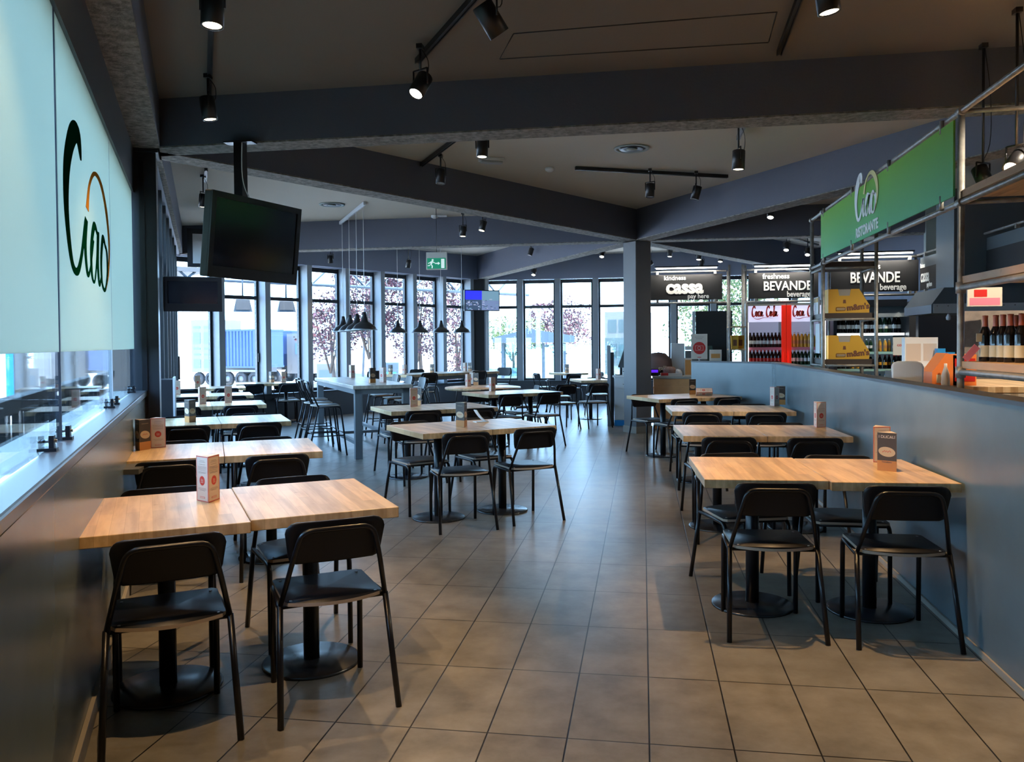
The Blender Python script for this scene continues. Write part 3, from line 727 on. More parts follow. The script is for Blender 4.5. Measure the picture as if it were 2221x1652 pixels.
cf = 'brown and orange food menu card'
card(452, 1086, 30, 'cream', cc+' on the nearest table on the left', sc_=1.0)
card(308, 975, 20, 'food', cf+' on the second table on the left')
card(342, 970, -20, 'cream', cc+' on the second table on the left')
card(412, 915, 25, 'food', cf+' on the third table on the left')
card(437, 876, 10, 'cream', cc+' on the fourth table on the left, left one')
card(493, 873, 0, 'cream', cc+' on the fourth table on the left, right one')
card(383, 856, -15, 'cream', cc+' on the fifth left table beside the black box')
card(427, 841, 0, 'cream', cc+' on the farthest left table')
card(589, 829, 20, 'food', cf+' on the window table seen against a pillar')
card(614, 829, 0, 'cream', cc+' on the window table seen against the truck')
card(1003, 925, 28, 'food', cf+' on the nearest middle table')
card(895, 881, -10, 'cream', cc+' on the second middle table, left one')
card(908, 878, 40, 'food', cf+' behind the cream one on the second middle table')
card(1067, 848, 0, 'cream', cc+' on the third middle table')
card(1015, 838, 5, 'cream', cc+' on the round table, left one')
card(1034, 835, 40, 'food', cf+' on the round table, right one')
card(1025, 833, 20, 'cream', cc+' on the round table, middle one')
card(763, 819, 10, 'cream', cc+' at the far end of the tall bar table', z=.945)
card(806, 830, 0, 'food', cf+' on the tall bar table', z=.945)
card(831, 829, 25, 'cream', cc+' near the right edge of the tall bar table', z=.945)
for u_, v_, k_, lb in ((-1.05, .2, 'food', 'left end'), (-.86, .05, 'cream', 'left part'), (-.25, .0, 'food', 'middle'), (.72, .15, 'cream', 'right part, left one'), (.85, .15, 'food', 'right part, right one')):
    card(0, 0, 20, k_, (cc if k_ == 'cream' else cf)+' on the long tall table, '+lb, z=.945, sc_=.8, xy=tuple(c2+L2*u_+D2*v_))
card(1238, 803, 0, 'food', cf+' on the single table at the back windows', xy=(-1.78, 19.25))
card(1306, 812, 0, 'cream', cc+' on the table beside the till cabinet', xy=(-.85, 15.75))
card(1500, 855, -35, 'food', cf+' standing on the farthest right table')
card(1510, 858, 0, 'cream', cc+' lying on the farthest right table', lie=True)
card(1680, 880, -10, 'cream', cc+' on the third table on the right')
card(1694, 877, 45, 'food', cf+' behind the cream one on the third right table')
card(1776, 926, -28, 'cream', cc+' alone on the second table on the right')
card(1908, 1001, -52, 'cream', cc+' on the nearest right table, behind the food one')
fc = card(1927, 1020, 28, 'food', cf+' with lettering, on the nearest right table')
# lettering on the near food card
th = R(28)
nrm = None
def card_text(o, s, size, z, m_):
    # right-hand front face
    w = .098; dep = w*.87; a = Vector((-w/2, dep/3, 0)); b = Vector((0, -dep*2/3, 0))
    x = (b-a).normalized(); n = Vector((x.y, -x.x, 0)); mid = (a+b)/2+n*.0012
    t = text('lettering', s, size, m_, o, (mid.x, mid.y, z), (PI/2, 0, math.atan2(x.y, x.x)), .0003, .0002, 'CENTER'); return t
card_text(fc, 'I DUCALI', .0205, .176, 'card_cream'); card_text(fc, 'Fiorellone', .012, .045, 'card_text')
# napkin holder on the nearest middle table
p = az(1043, 915, TZ); r = empty('napkin_holder', (p.x, p.y, TZ+.001), R(35), 'white curved napkin holder behind the menu card on the nearest middle table', 'napkin holder')
mb = MB(); mb.prism([(-.06, 0), (.06, 0), (.06, .006), (-.06, .006)], -.04, .04, 0, Matrix.Rotation(PI/2, 4, 'X')@Matrix.Translation((0, 0, 0)))
mb.build('foot', 'white_plastic', r)
mb = MB(); pr_ = [(-.055+.11*(k/10), .006+.10*(1-(k/10))**1.8) for k in range(11)]
for k in range(10): mb.box(0, 1, 0, 1, 0, 1, 0, Matrix(((pr_[k+1][0]-pr_[k][0], 0, .004, pr_[k][0]), (0, .07, 0, -.035), (pr_[k+1][1]-pr_[k][1], 0, .004, pr_[k][1]), (0, 0, 0, 1))))
mb.build('curved_blade', 'white_plastic', r)

# ------------------------------------------------------------------ track spotlights
def aim(d, up=Vector((0, 0, 1))):
    return d.normalized().to_track_quat('-Z', 'Y').to_matrix().to_4x4()
def spot(px, py, zb, tilt, azi, lit, label, power=0, size=1, group='black ceiling spotlights', cone=70, xyz=None, col=(1, .62, .29), lens=None):
    """zb: height of the can's middle; tilt from straight down; azi = direction of aim anticlockwise from +Y"""
    p = Vector(xyz) if xyz else az(px, py, zb); zc = 3.5 if p.y < 6.2 else ceil_z(p.y)
    r = empty('track_spotlight', (p.x, p.y, zc-.03), 0, label, 'spotlight', group)
    h = p.z-(zc-.03)      # negative
    d = Vector((-math.sin(R(azi))*math.sin(R(tilt)), math.cos(R(azi))*math.sin(R(tilt)), -math.cos(R(tilt))))
    q = aim(d); mx = Matrix.Translation((0, 0, h))@q
    L = .16*size; ra = .052*size
    MB().lathe([(.0, L/2), (ra*.92, L/2), (ra, L/2-.006), (ra, -L/2), (ra*.84, -L/2), (ra*.80, -L/2+.012)], seg=18, mx=mx, cap=False).build('lamp_can', 'lamp_black', r)
    MB().lathe([(0, -L/2+.006), (ra*.82, -L/2+.006)], seg=18, mx=mx, cap=False).build('lens', (lens or 'warm_lens') if lit else 'dull_lens', r)
    yk = MB(); w_ = ra+.010; side = q.to_3x3()@Vector((1, 0, 0))
    top = Vector((0, 0, h+L*.62))
    for s in (-1, 1): yk.tube([Vector((0, 0, h))+side*w_*s, top+side*w_*s+Vector((0, 0, 0))], .006, 6)
    yk.tube([top-side*w_, top+side*w_], .006, 6); yk.tube([top, (0, 0, 0.0)], .009, 6); yk.box(-.02, .02, -.03, .03, -.03, .0)
    yk.build('yoke', 'lamp_black', r)
    cbl = MB(); cbl.tube(spline([(0.01, 0, -.03), (.05*size, .01, h*.4), (.045*size, .01, h*.75), tuple(mx@Vector((0, 0, L/2)))], 4), .003, 5); cbl.build('cable', 'lamp_black', r)
    if power:
        l = bpy.data.lights.new('bulb', 'SPOT'); l.energy = power; l.color = col; l.spot_size = R(cone); l.spot_blend = .55; l.shadow_soft_size = .02
        lo = bpy.data.objects.new('bulb', l); C.objects.link(lo); lo.parent = r; lo.matrix_local = Matrix.Translation(Vector((0, 0, h))+d*(L/2+.012))@q
    return r
def track(a, b, label, m_='lamp_black'):
    a = Vector(a); b = Vector(b); d = b-a; L = d.length
    mb = MB().box(0, L, -.018, .018, -.032, -.012).box(0, L, -.018, -.010, -.040, -.032).box(0, L, .010, .018, -.040, -.032)
    mb.box(0, L, -.018, .018, -.012, 0)
    za = 3.5 if a.y < 6.2 else ceil_z(a.y); zb = 3.5 if b.y < 6.2 else ceil_z(b.y)
    o = mb.build('lighting_track', m_, loc=(a.x, a.y, min(za, zb)-.004), rot=(0, 0, math.atan2(d.y, d.x)))
    return tag(o, label, 'lighting track', 'ceiling tracks')
def aw(px, py, z): p = az(px, py, z); return (p.x, p.y)
t1a, t1b = Vector(aw(458, 62, 3.46)), Vector(aw(454, 205, 3.46)); dd = (t1b-t1a).normalized()
track(t1a-dd*3, t1b, 'lighting track above the left row of tables')
t2a, t2b = Vector(aw(1030, 0, 3.46)), Vector(aw(905, 138, 3.46)); dd2 = (t2b-t2a).normalized()
track(t2a-dd2*3, t2b, 'lighting track at the top centre of the picture')
t3a, t3b = Vector(aw(1735, 0, 3.46)), Vector(aw(1690, 120, 3.46)); dd3 = (t3b-t3a).normalized()
track(t3a-dd3*3, t3b, 'lighting track at the top right of the picture')
P1 = 210
spot(461, 20, 3.20, 4, 180, True, 'large lit black spotlight at the top left of the picture', P1*.6, 1.12)
spot(452, 235, 3.22, 8, -60, True, 'lit spotlight at the end of the left track above the pole television', P1*.6, 1.05)
spot(1064, 42, 3.20, 38, -50, True, 'black spotlight tilted to the right at the top centre of the picture', P1*.8, 1.12)
spot(912, 185, 3.20, 34, 150, True, 'dazzling spotlight pointing at the camera at the end of the central track', P1*1.0, 1.05, lens='white_lens')
spot(1793, -10, 3.20, 9, -80, True, 'lit black spotlight at the top right of the picture', P1*1.3, 1.1)
# the same tracks carry on behind the camera
for i, (x, y, k_) in enumerate(((-1.3, 2.0, .75), (-.2, .4, .4), (1.0, 1.9, 1.0))):
    spot(0, 0, 0, 8, 30*i, True, 'spotlight above the camera, %s' % ('over the left row', 'rearmost', 'over the right side')[i], P1*k_, 1.0, xyz=(x, y, 3.2), group='spotlights above the camera')
track((1.05, -1.2), (1.2, 2.6), 'lighting track above the camera'); 
# middle ceiling
track(aw(985, 310, 3.47), aw(912, 364, 3.47), 'short dark track behind the near beam, left of centre')
spot(956, 383, 3.26, 8, 170, True, 'slim black spotlight hanging from the short dark track', 45, .95, lens='dull_lens')
spot(1046, 322, 3.22, 6, 170, True, 'lit spotlight peeking below the near beam beside the emergency light', 50)
track(aw(1248, 374, 3.47), aw(1578, 391, 3.47), 'dark horizontal track on the ceiling in front of the central column')
spot(1410, 413, 3.26, 4, 150, True, 'left spotlight of the two on the horizontal dark track', 45, lens='dull_lens')
spot(1510, 418, 3.26, 14, 80, True, 'right spotlight of the two on the horizontal dark track', 45, lens='dull_lens')
track(aw(1617, 270, 3.47), aw(1601, 305, 3.47), 'short pale track above the single hanging spotlight right of centre', 'grey_metal')
spot(1602, 347, 3.12, 2, 100, True, 'single black spotlight hanging on a stem right of centre', 80, 1.1)
spot(1004, 502, 3.25, 6, 170, True, 'lit black spotlight under the far beam, left of its neighbour', 50)
spot(1047, 490, 3.3, 18, 140, True, 'lit spotlight tilted left, just under the long diagonal beam', 50)
spot(1151, 546, 3.35, 20, 120, False, 'unlit spotlight against the pale far ceiling')
spot(717, 562, 3.2, 3, 0, True, 'lit spotlight above the left windows beside the large television', 40)
spot(684, 496, 3.5, 5, 90, False, 'small unlit fitting on the ceiling right of the large television', size=.7)
spot(1158, 590, 3.1, 30, 170, True, 'bright spotlight in front of the back windows', 70, lens='white_lens')
spot(1306, 550, 3.3, 30, 170, True, 'bright spotlight on the far ceiling left of the column', 70, lens='white_lens')
spot(1408, 572, 3.1, 60, 90, False, 'small unlit spotlight just right of the column')
spot(886, 572, 3.1, 8, 90, False, 'unlit spotlight hanging in front of the left windows')
cash = ((1453, 549, 3.45, 'tiny far spotlight above the pay sign'), (1516, 555, 3.2, 'bright spotlight above the pay sign, left one'), (1521, 572, 3.1, 'black spotlight hanging above the pay sign letters'), (1563, 560, 3.2, 'bright spotlight above the pay sign, right one'), (1662, 578, 3.1, 'small spotlight above the drinks sign'), (1637, 490, 3.3, 'bright recessed-looking spotlight above the first drinks sign'), (1672, 462, 3.3, 'upper bright spotlight right of the central column'), (1706, 535, 3.2, 'black spotlight on the far right track, left one'), (1752, 546, 3.2, 'black spotlight on the far right track, right one'))
for i, (px, py, z, lb) in enumerate(cash): spot(px, py, z, 10+i*3, 160, True, lb, 60, 1, lens='white_lens', col=(1, .88, .7))
track(aw(1700, 522, 3.5), aw(1775, 542, 3.5), 'far dark track above the drinks signs')
spot(2205, 350, 2.62, 50, 130, True, 'dazzling lamp above the upper wooden shelf on the right edge', 60, 1, lens='white_lens', xyz=tuple(ay(2205, 350, 5.4)))
spot(2130, 388, 2.6, 25, -150, False, 'black lamp above the upper wooden shelf behind the green sign', xyz=tuple(ay(2132, 385, 6.0)))
track(aw(447, 375, 3.47), aw(445, 400, 3.47), 'white track above the large television')
spot(441, 435, 3.2, 5, 90, True, 'lit spotlight half hidden behind the left edge of the large television', 40)

for x, y, lb in ((3.7, 7.4, 'right'), (2.7, 4.8, 'near'), (5.2, 11.3, 'far')): spot(0, 0, 0, 20, 60, True, 'added out-of-view spotlight brightening the shop shelves, %s one' % lb, 260, 1, xyz=(x, y, 3.2), col=(1, .86, .66), group='added spotlights over the shop shelves', cone=110)  # unseen lamps added to brighten the rack and kitchen side
# access hatch outline on the near ceiling
hq = [az(px, py, 3.498) for px, py in ((1114, 73), (1685, 26), (1667, 92), (1084, 128))]
mb = MB()
for i in range(4): mb.tube([hq[i], hq[(i+1) % 4]], .004, 4)
o = mb.build('ceiling_hatch', 'frame_dark'); tag(o, 'thin dark outline of a hatch panel in the near ceiling', 'hatch')
# round ceiling vents, detector, emergency lights
def on_ceiling(px, py): x, y = aw(px, py, 3.5); z = 3.5 if y < 6.2 else ceil_z(y); p = az(px, py, z); return (p.x, p.y, z)
v0 = empty('ceiling_vent', on_ceiling(1370, 321), 0, 'round white-rimmed ceiling vent right of centre', 'vent', 'round ceiling vents')
MB().lathe([(.155, 0), (.19, -.004), (.185, -.014), (.15, -.012), (.145, 0)], seg=40, cap=False).build('rim', 'wall_grey_light', v0)
MB().lathe([(.0, -.003), (.15, -.003)], seg=32, cap=False).lathe([(.07, -.006), (.125, -.016), (.13, -.012), (.075, -.004)], seg=32, cap=False).build('throat', 'frame_dark', v0)
MB().lathe([(0, -.02), (.058, -.018), (.06, -.010), (0, -.008)], seg=24, cap=False).build('disc', 'wall_grey_light', v0)
dup(v0, on_ceiling(720, 443), 0, 'round ceiling vent above and right of the large television')
x, y, z = on_ceiling(1192, 364)
o = MB().lathe([(.05, 0), (.055, -.012), (.05, -.03), (.03, -.045), (0, -.048)], seg=24, cap=False).build('smoke_detector', 'white_plastic', loc=(x, y, z)); tag(o, 'white smoke detector on the ceiling in front of the horizontal track', 'smoke detector')
x, y, z = on_ceiling(1066, 343)
r = empty('emergency_light', (x, y, z), R(25), 'white box-shaped emergency light on the ceiling beside the lit spotlight', 'emergency light')
MB().box(-.14, .14, -.06, .06, -.035, 0).build('housing', 'white_plastic', r, bevel=.006); MB().box(-.12, .12, -.045, .045, -.06, -.036).build('diffuser', 'grey_plastic', r, bevel=.008)
x, y, z = on_ceiling(948, 467)
r = empty('ceiling_sensor', (x, y, z), R(10), 'white ceiling sensor with a bracket left of the far spotlights', 'sensor')
MB().lathe([(.06, 0), (.06, -.03), (.03, -.05), (0, -.05)], -.04, 0, 20, cap=False).build('sensor_dome', 'white_plastic', r); MB().box(0, .16, -.03, .03, -.025, 0).build('bracket', 'white_plastic', r)

# ------------------------------------------------------------------ pendant lamps
pa = Vector(on_ceiling(791, 437)); pb = Vector(on_ceiling(738, 478)); d = pb-pa
o = MB().box(0, d.xy.length, -.02, .02, -.045, -.001).box(0, d.xy.length, -.012, .012, -.052, -.045).build('pendant_track', 'white_metal', loc=(pa.x, pa.y, min(pa.z, pb.z)), rz=math.atan2(d.y, d.x)); tag(o, 'pale metal ceiling track carrying four pendant wires', 'lighting track')
def pendant(x, y, zt, zb, label, group, rad=.19):
    r = empty('pendant_lamp', (x, y, zb), 0, label, 'pendant lamp', group); H = rad*1.25; k = rad/.155
    MB().lathe([(0, .215*k), (.018*k, .21*k), (.028*k, .17*k), (.045*k, .10*k), (.075*k, .08*k), (.115*k, .055*k), (.140*k, .02*k), (.155*k, 0), (.150*k, 0), (.135*k, .018*k), (.11*k, .048*k), (.07*k, .07*k)], seg=28, cap=False).build('lamp_shade', 'lamp_black', r)
    MB().lathe([(.150*k, -.002), (.158*k, -.002), (.158*k, .004), (.150*k, .004)], seg=28, cap=False).build('shade_rim', 'white_plastic', r)
    MB().cyl((0, 0, .21*k), (0, 0, zt-zb), .0045, 6).build('wire', 'white_plastic', r)
    MB().lathe([(0, .02*k), (.03*k, .035*k), (.03*k, .06*k), (0, .075*k)], seg=12, cap=False).build('light_bulb', 'white_plastic', r)
    return r
pp = pendant(0, 0, 3.5, 1.69, 'x', 'pendant lamps above the tall bar table'); proto_p = pp
for i, (t, lb) in enumerate(((.06, 'nearest and largest'), (.33, 'second'), (.62, 'third'), (.92, 'farthest'))):
    q = pa+d*t; rr = pp if i == 0 else dup(pp, (0, 0, 0))
    rr.location = (q.x, q.y, 1.69); rr['label'] = 'black pendant lamp above the tall bar table, %s of the four' % lb
pf = pendant(0, 0, ceil_z(15), 1.70, 'x', 'pendant lamps above the long tall table', .18)
for i, (px, lb) in enumerate(((863, 'leftmost'), (911, 'second from the left'), (957, 'third from the left'), (1002, 'rightmost'))):
    q = ay(px, 719, 15.4+i*.25); rr = pf if i == 0 else dup(pf, (0, 0, 0)); rr.location = (q.x, q.y, 1.70)
    rr['label'] = 'black pendant lamp in front of the windows, %s of the far four' % lb

# ------------------------------------------------------------------ televisions
def tv(loc, yaw, pitch, w_, h_, label, parts='off'):
    r = empty('television', loc, 0, label, 'television', rot=(pitch, 0, yaw))
    b = .045
    MB().box(-w_/2, w_/2, 0, .07, -h_/2, h_/2).box(-w_/2+.12, w_/2-.12, .07, .12, -h_/2+.1, h_/2-.1).build('housing', 'black_plastic', r, bevel=.008)
    mb = MB(); mb.box(-w_/2, w_/2, -.012, 0, h_/2-b, h_/2).box(-w_/2, w_/2, -.012, 0, -h_/2, -h_/2+b*1.9).box(-w_/2, -w_/2+b, -.012, 0, -h_/2+b*1.9, h_/2-b).box(w_/2-b, w_/2, -.012, 0, -h_/2+b*1.9, h_/2-b)
    mb.build('bezel', 'black_plastic', r)
    s = MB().box(-w_/2+b, w_/2-b, -.004, 0, -h_/2+b*1.9, h_/2-b).build('screen', 'screen_off', r)
    return r
t1 = tv((-3.057+.03, 6.07, 2.298), 1.299, .108, 1.0, .64, 'large dark television hanging tilted from the near beam')
MB().box(-.05, .10, .12, .20, -.10, .10).build('bracket', 'black_steel', t1)
p = az(512, 345, BZ-.02)
r = empty('television_pole', (-3.185, 6.13, 0), 0, 'black pole holding the large television from the beam', 'pole')
MB().box(-.035, .035, -.045, .045, 2.2, BZ-.012).build('pole', 'black_steel', r)
MB().box(-.12, .12, -.05, .05, BZ-.012, BZ-.001).build('top_plate', 'black_steel', r)
MB().tube(spline([(.04, -.05, 3.08), (.04, -.055, 2.85), (.06, -.05, 2.72), (.10, -.03, 2.62)], 6), .004, 6).build('cable', 'white_plastic', r)
q2 = ay(418, 638, 8.2)
t2 = tv(tuple(q2), .50, .12, .60, .375, 'second dark television further back beside the left windows')
MB().box(-.312, -.301, -.03, .07, -.187, .187).build('edge_strip', 'white_plastic', t2)
MB().box(-.40, -.02, .121, .16, -.04, .04).box(-.05, .05, .07, .121, -.06, .06).build('wall_arm', 'black_steel', t2)
t3 = tv((-3.80, 19.14, 2.51), .563, .031, .9, .50, 'small lit television showing a blue picture beside the corner pillar')
w3, h3 = .9, .5
bl = bpy.data.objects[t3.children[2].name]
pic = MB(); x0, x1, z0, z1 = -w3/2+.02, w3/2-.02, -h3/2+.02, h3/2-.02; xm = -.01; zm = .02
def cell(a, b, c_, e, mi): pic.box(a, b, -.0145, -.0125, c_, e, mi)
cell(x0, xm, zm, z1, 0); cell(x0, xm, z0, zm, 2); cell(xm, x1, zm-.02, z1, 1); cell(xm, x1, z0, zm-.02, 3)
rn = random.Random(3)
for k in range(26): a = rn.uniform(x0, xm-.06); c_ = rn.uniform(z0, zm-.06); pic.box(a, a+rn.uniform(.015, .06), -.0148-k*1e-5, -.0145, c_, c_+rn.uniform(.01, .04), rn.choice((1, 3, 4)))
for k in range(18): a = rn.uniform(xm, x1-.08); c_ = rn.uniform(z0, zm+.03); pic.box(a, a+rn.uniform(.02, .08), -.0148-k*1e-5, -.0145, c_, c_+rn.uniform(.006, .02), rn.choice((1, 4, 2)))
pic.build('picture', ['blue_glow', 'tv_sky', 'tv_dark', 'tv_road', 'tv_white'], t3)
MB().box(-.06, .06, .10, .55, -.06, .06).build('wall_arm', 'black_steel', t3)

# projector-like lamp fitting and glass vent seen above the second television
r = empty('roof_hatch', (-6.7, 11.9, 3.0), R(30), 'bright tilted window flap above the second television', 'window flap')
MB().box(-.35, .35, -.02, .02, -.30, .30).build('flap_frame', 'frame_dark', r); MB().box(-.27, .27, -.026, -.021, -.24, .22).build('flap_pane', 'white_metal', r)

# ------------------------------------------------------------------ exit sign
q = ay(947, 566, 12.2)
r = empty('exit_sign', tuple(q), R(4), 'green emergency exit sign with a running figure, hanging from the ceiling', 'exit sign')
MB().box(-.16, .16, -.02, .03, -.135, .135).build('case', 'exit_case', r, bevel=.006)
mb = MB(); mb.box(-.145, .145, -.022, -.0205, -.12, .045, 0)
def sp(pts): 
    mb.prism(pts, 0, .002, 1, Matrix.Translation((0, -.0225, 0))@Matrix.Rotation(PI/2, 4, 'X'))
sp([(.075, -.11), (.125, -.11), (.125, .03), (.075, .03)])
sp([(-.02, -.045), (.03, -.045), (.03, -.03), (-.02, -.03)]); sp([(.025, -.062), (.058, -.038), (.025, -.013)])
sp([(-.058+.016*math.cos(k*PI/6), .014+.016*math.sin(k*PI/6)) for k in range(12)])
for a in ([(-.10, -.02), (-.085, -.005), (-.06, -.002), (-.05, -.012), (-.075, -.055), (-.09, -.05)], [(-.10, -.02), (-.085, -.005), (-.105, -.035), (-.125, -.045), (-.13, -.03)], [(-.06, -.002), (-.03, -.02), (-.02, -.035), (-.045, -.03)], [(-.09, -.05), (-.075, -.055), (-.055, -.075), (-.06, -.11), (-.075, -.11), (-.072, -.08)], [(-.09, -.05), (-.10, -.075), (-.135, -.078), (-.135, -.066), (-.11, -.062)]): sp(a)
mb.build('face', ['exit_green', 'exit_white'], r)
MB().cyl((0, 0, .135), (0, 0, ceil_z(12.2)-q.z), .004, 6).build('wire', 'black_steel', r)

# ------------------------------------------------------------------ pipe racks on the right
def ax_(px, py, X): d_ = ray(px, py); return Vector((0, 0, CAMH))+d_*(X/d_.x)
X0, X1 = 1.95, 2.50
ya = ax_(2084, 600, X0).y; yb = ax_(1785, 600, X0).y; yc = ax_(1761, 600, X0).y
ztop = ax_(2083, 243, X0).z; zlow = ax_(2083, 440, X0).z
r = empty('pipe_rack', (X0, ya, 0), 0, 'grey pipe rack with wooden shelves behind the right partition, carrying the green sign', 'pipe rack')
def wp(p): return (p[0]-X0, p[1]-ya, p[2])
def post(x, y, z1, rad=.021): MB().cyl(wp((x, y, 0)), wp((x, y, z1)), rad, 12).build('post', 'pipe', r)
def rail(a, b, rad=.019): MB().cyl(wp(a), wp(b), rad, 10).build('rail', 'pipe', r)
def collar(p, axis='z'):
    d_ = {'z': Vector((0, 0, .035)), 'y': Vector((0, .035, 0)), 'x': Vector((.035, 0, 0))}[axis]; q = Vector(wp(p))
    MB().cyl(q-d_, q+d_, .029, 10).build('clamp', 'pipe', r)
for x, y, z1 in ((X0, ya, ztop), (X1+.35, ya-.1, 3.0), (X0, yb, ztop), (X0, yc, ztop), (X1, yb, ztop-.12), (X1, yc, ztop-.12), (X0, 2.6, ztop), (X1+.35, 2.6, ztop)): post(x, y, z1)
rail((X0, 2.4, ztop), (X0, yc+.02, ztop)); rail((X0, 2.4, zlow), (X0, yc, zlow))
rail((X0, yc, ztop), (X1, yc, ztop), .012)
for z_ in (1.785, 1.262): rail((X0, 2.4, z_-.0), (X0, ya+.03, z_))
rail((X0, ya, ztop), (X1+.35, ya-.1, ztop-.02), .014); rail((X0, ya, zlow), (X1+.35, ya-.1, zlow), .014)
for y in (ya, yb, yc): collar((X0, y, ztop), 'y'); collar((X0, y, zlow), 'y'); 
for z_ in (1.785, 1.262): collar((X0, ya, z_), 'z')
ys = [ax_(px, 400, X0).y for px in (2052, 1936, 1855, 1793)]
for y in ys:
    MB().cyl(wp((X0-.028, y, ztop-.075)), wp((X0-.028, y, ztop+.01)), .014, 8).build('clamp', 'pipe', r)
    MB().cyl(wp((X0-.028, y, zlow-.01)), wp((X0-.028, y, zlow+.085)), .014, 8).build('clamp', 'pipe', r)
for z_, zz in ((zlow+.03, 'shelf_wood'), (1.81, 'shelf_wood'), (1.285, 'shelf_wood')):
    MB().box(.0, .62, 2.5-ya, .0, z_, z_+.045).build('shelf', zz, r, bevel=.002)
# shelf tower at the far end
tz = [ax_(1785, py, X0).z for py in (572, 683, 783)]
for z_ in tz: MB().box(.02, .55, yb-ya+.02, yc-ya+.1, z_-.035, z_+.02).build('shelf', 'dark_shelf', r)
for z_ in tz:
    rail((X0, yb, z_-.05), (X1, yb, z_-.05), .014); rail((X0, yb, z_-.05), (X0, yc, z_-.05), .014); rail((X1, yb, z_-.05), (X1, yc, z_-.05), .014)
MB().box(X0-X0+.02, .034, yb-ya+.03, yb-ya+.05, 1.2, tz[1]).build('led_strip', 'led', r)
# green sign
gy0, gy1 = ax_(1788, 500, X0).y, ya+.03
gz0, gz1 = zlow+.045, ztop-.045
r = empty('green_sign', (X0-.03, gy0, gz0), 0, 'long green restaurant sign with white script logo hanging in the pipe rack', 'sign')
MB().box(-.006, .006, gy1-gy0, 0, 0, gz1-gz0).build('panel', 'green_panel', r)
gl = ciao(r, Matrix.Identity(4), ['sign_white', 'film_yellow'], .5, .004, 1.6)
gl.rotation_euler = (0, 0, -PI/2); ly = ax_(1866, 440, X0).y-gy0; gl.location = (-.008, ly, .15); gl.scale = (1.35, 1, .80)
gl['label'] = 'white and yellow script logo'
rt = text('lettering', 'RISTORANTE', .12, 'sign_white', r, (-.008, ly-.0, .035), (PI/2, 0, -PI/2), .002, .004, sx=1.0)

# ------------------------------------------------------------------ goods in the rack
def candy_box(loc, label, w_=.42, h_=.26, d_=.30):
    r = empty('candy_box', loc, 0, label, 'display box', 'yellow candy boxes')
    H = h_; W = w_
    out = [(0, 0), (W, 0), (W+.01, H*.30), (W-.10, H), (W*.56, H), (W*.53, H*.72), (W*.27, H*.72), (W*.24, H), (0, H)]
    mx = Matrix.Rotation(PI/2, 4, 'X')
    MB().prism(out, -.006, 0, 0, mx).prism(out, -d_, -d_+.006, 0, mx).box(0, .006, .006, d_-.006, 0, H).box(W-.004, W+.006, .006, d_-.006, 0, H*.3).box(.006, W-.006, .006, d_-.006, 0, .006).build('carton', ['yellow_box'], r)
    MB().box(W*.25, W*.55, .004, .012, H*.60, H*.99).build('inner_card', 'box_inner', r)
    text('lettering', 'm&m\'s', .085, 'box_brown', r, (W*.46, -.002, H*.10), (PI/2, R(-5), 0), .001, .004)
    text('lettering', 'PEANUT', .026, 'box_inner', r, (W*.21, -.004, H*.13), (PI/2, 0, 0), .001, .001)
    rp = rc_path([(W*.19, -.002, H*.09), (W*.42, -.002, H*.09), (W*.42, -.002, H*.24), (W*.19, -.002, H*.24), (W*.19, -.002, H*.10)], .02)
    MB().tube(rp, .003, 5).build('badge_outline', 'box_brown', r)
    MB().prism([(W*.36, H*.4), (W*.44, H*.4), (W*.43, H*.55), (W*.37, H*.55)], 0, .001, 0, mx).build('emblem', 'box_brown', r)
    return r
candy_box((X0+.06, yb+.02, tz[1]+.021), 'yellow candy display box on the upper shelf of the pipe rack')
candy_box((X0+.06, yb+.02, tz[2]+.021), 'yellow candy display box on the lower shelf of the pipe rack')
for i, (x, y) in enumerate(((X0+.03, yb+.40), (X0+.03, yb+.52))):
    o = MB().box(0, .02, 0, .10, 0, .20).box(-.001, 0, .01, .09, .14, .19, 1).build('snack_pack', ['label_white', 'yellow_box'], loc=(x, y, tz[1]+.021)); tag(o, 'white and yellow snack pack at the side of the upper candy box, %s' % ('front one', 'rear one')[i], 'snack pack', 'snack packs in the rack')
o = MB().box(0, .012, 0, .22, 0, .34).build('price_board', 'label_white', loc=(X0+.035, yb+.35, tz[2]+.08)); tag(o, 'white notice sheet hanging in the pipe rack below the candy packs', 'notice')
def wine(parts_cap='cap_red'):
    r = empty('wine_bottle', (0, 0, 0), 0, 'x', 'wine bottle', 'wine bottles on the wooden shelf')
    MB().lathe([(0, 0), (.036, 0), (.038, .006), (.038, .165), (.034, .19), (.020, .222), (.0145, .24), (.0145, .29), (0, .29)], seg=20, cap=False).build('bottle_body', 'bottle_black', r)
    MB().lathe([(.0185, .226), (.0165, .242), (.016, .288), (.0175, .291), (.0175, .300), (0, .302)], seg=18, cap=False).build('foil_cap', parts_cap, r)
    MB().lathe([(.0386, .03), (.0386, .105)], seg=20, cap=False).build('paper_label', 'label_cream', r); return r
w0 = wine(); zs = 1.331
def sx_w(px, y): return ay(px, 735, y).x
for i, (x, y) in enumerate([(sx_w(px_, y_), y_) for px_, y_ in ((2137, 5.30), (2160, 5.22), (2176, 5.13), (2192, 5.04), (2204, 5.30), (2216, 4.95))]):
    o = w0 if i == 0 else dup(w0, (0, 0, 0)); o.location = (x, y, zs)
    o.scale = (.92, .92, .92); o['label'] = 'dark wine bottle with a red-brown capsule, %s on the wooden shelf' % ('leftmost', 'second from the left', 'third from the left', 'fourth from the left', 'behind the others', 'rightmost in view')[i]
r = empty('price_ticket', (sx_w(2098, 5.28), 5.28, 1.34), R(0), 'pale price ticket leaning beside the leftmost wine bottle', 'price ticket')
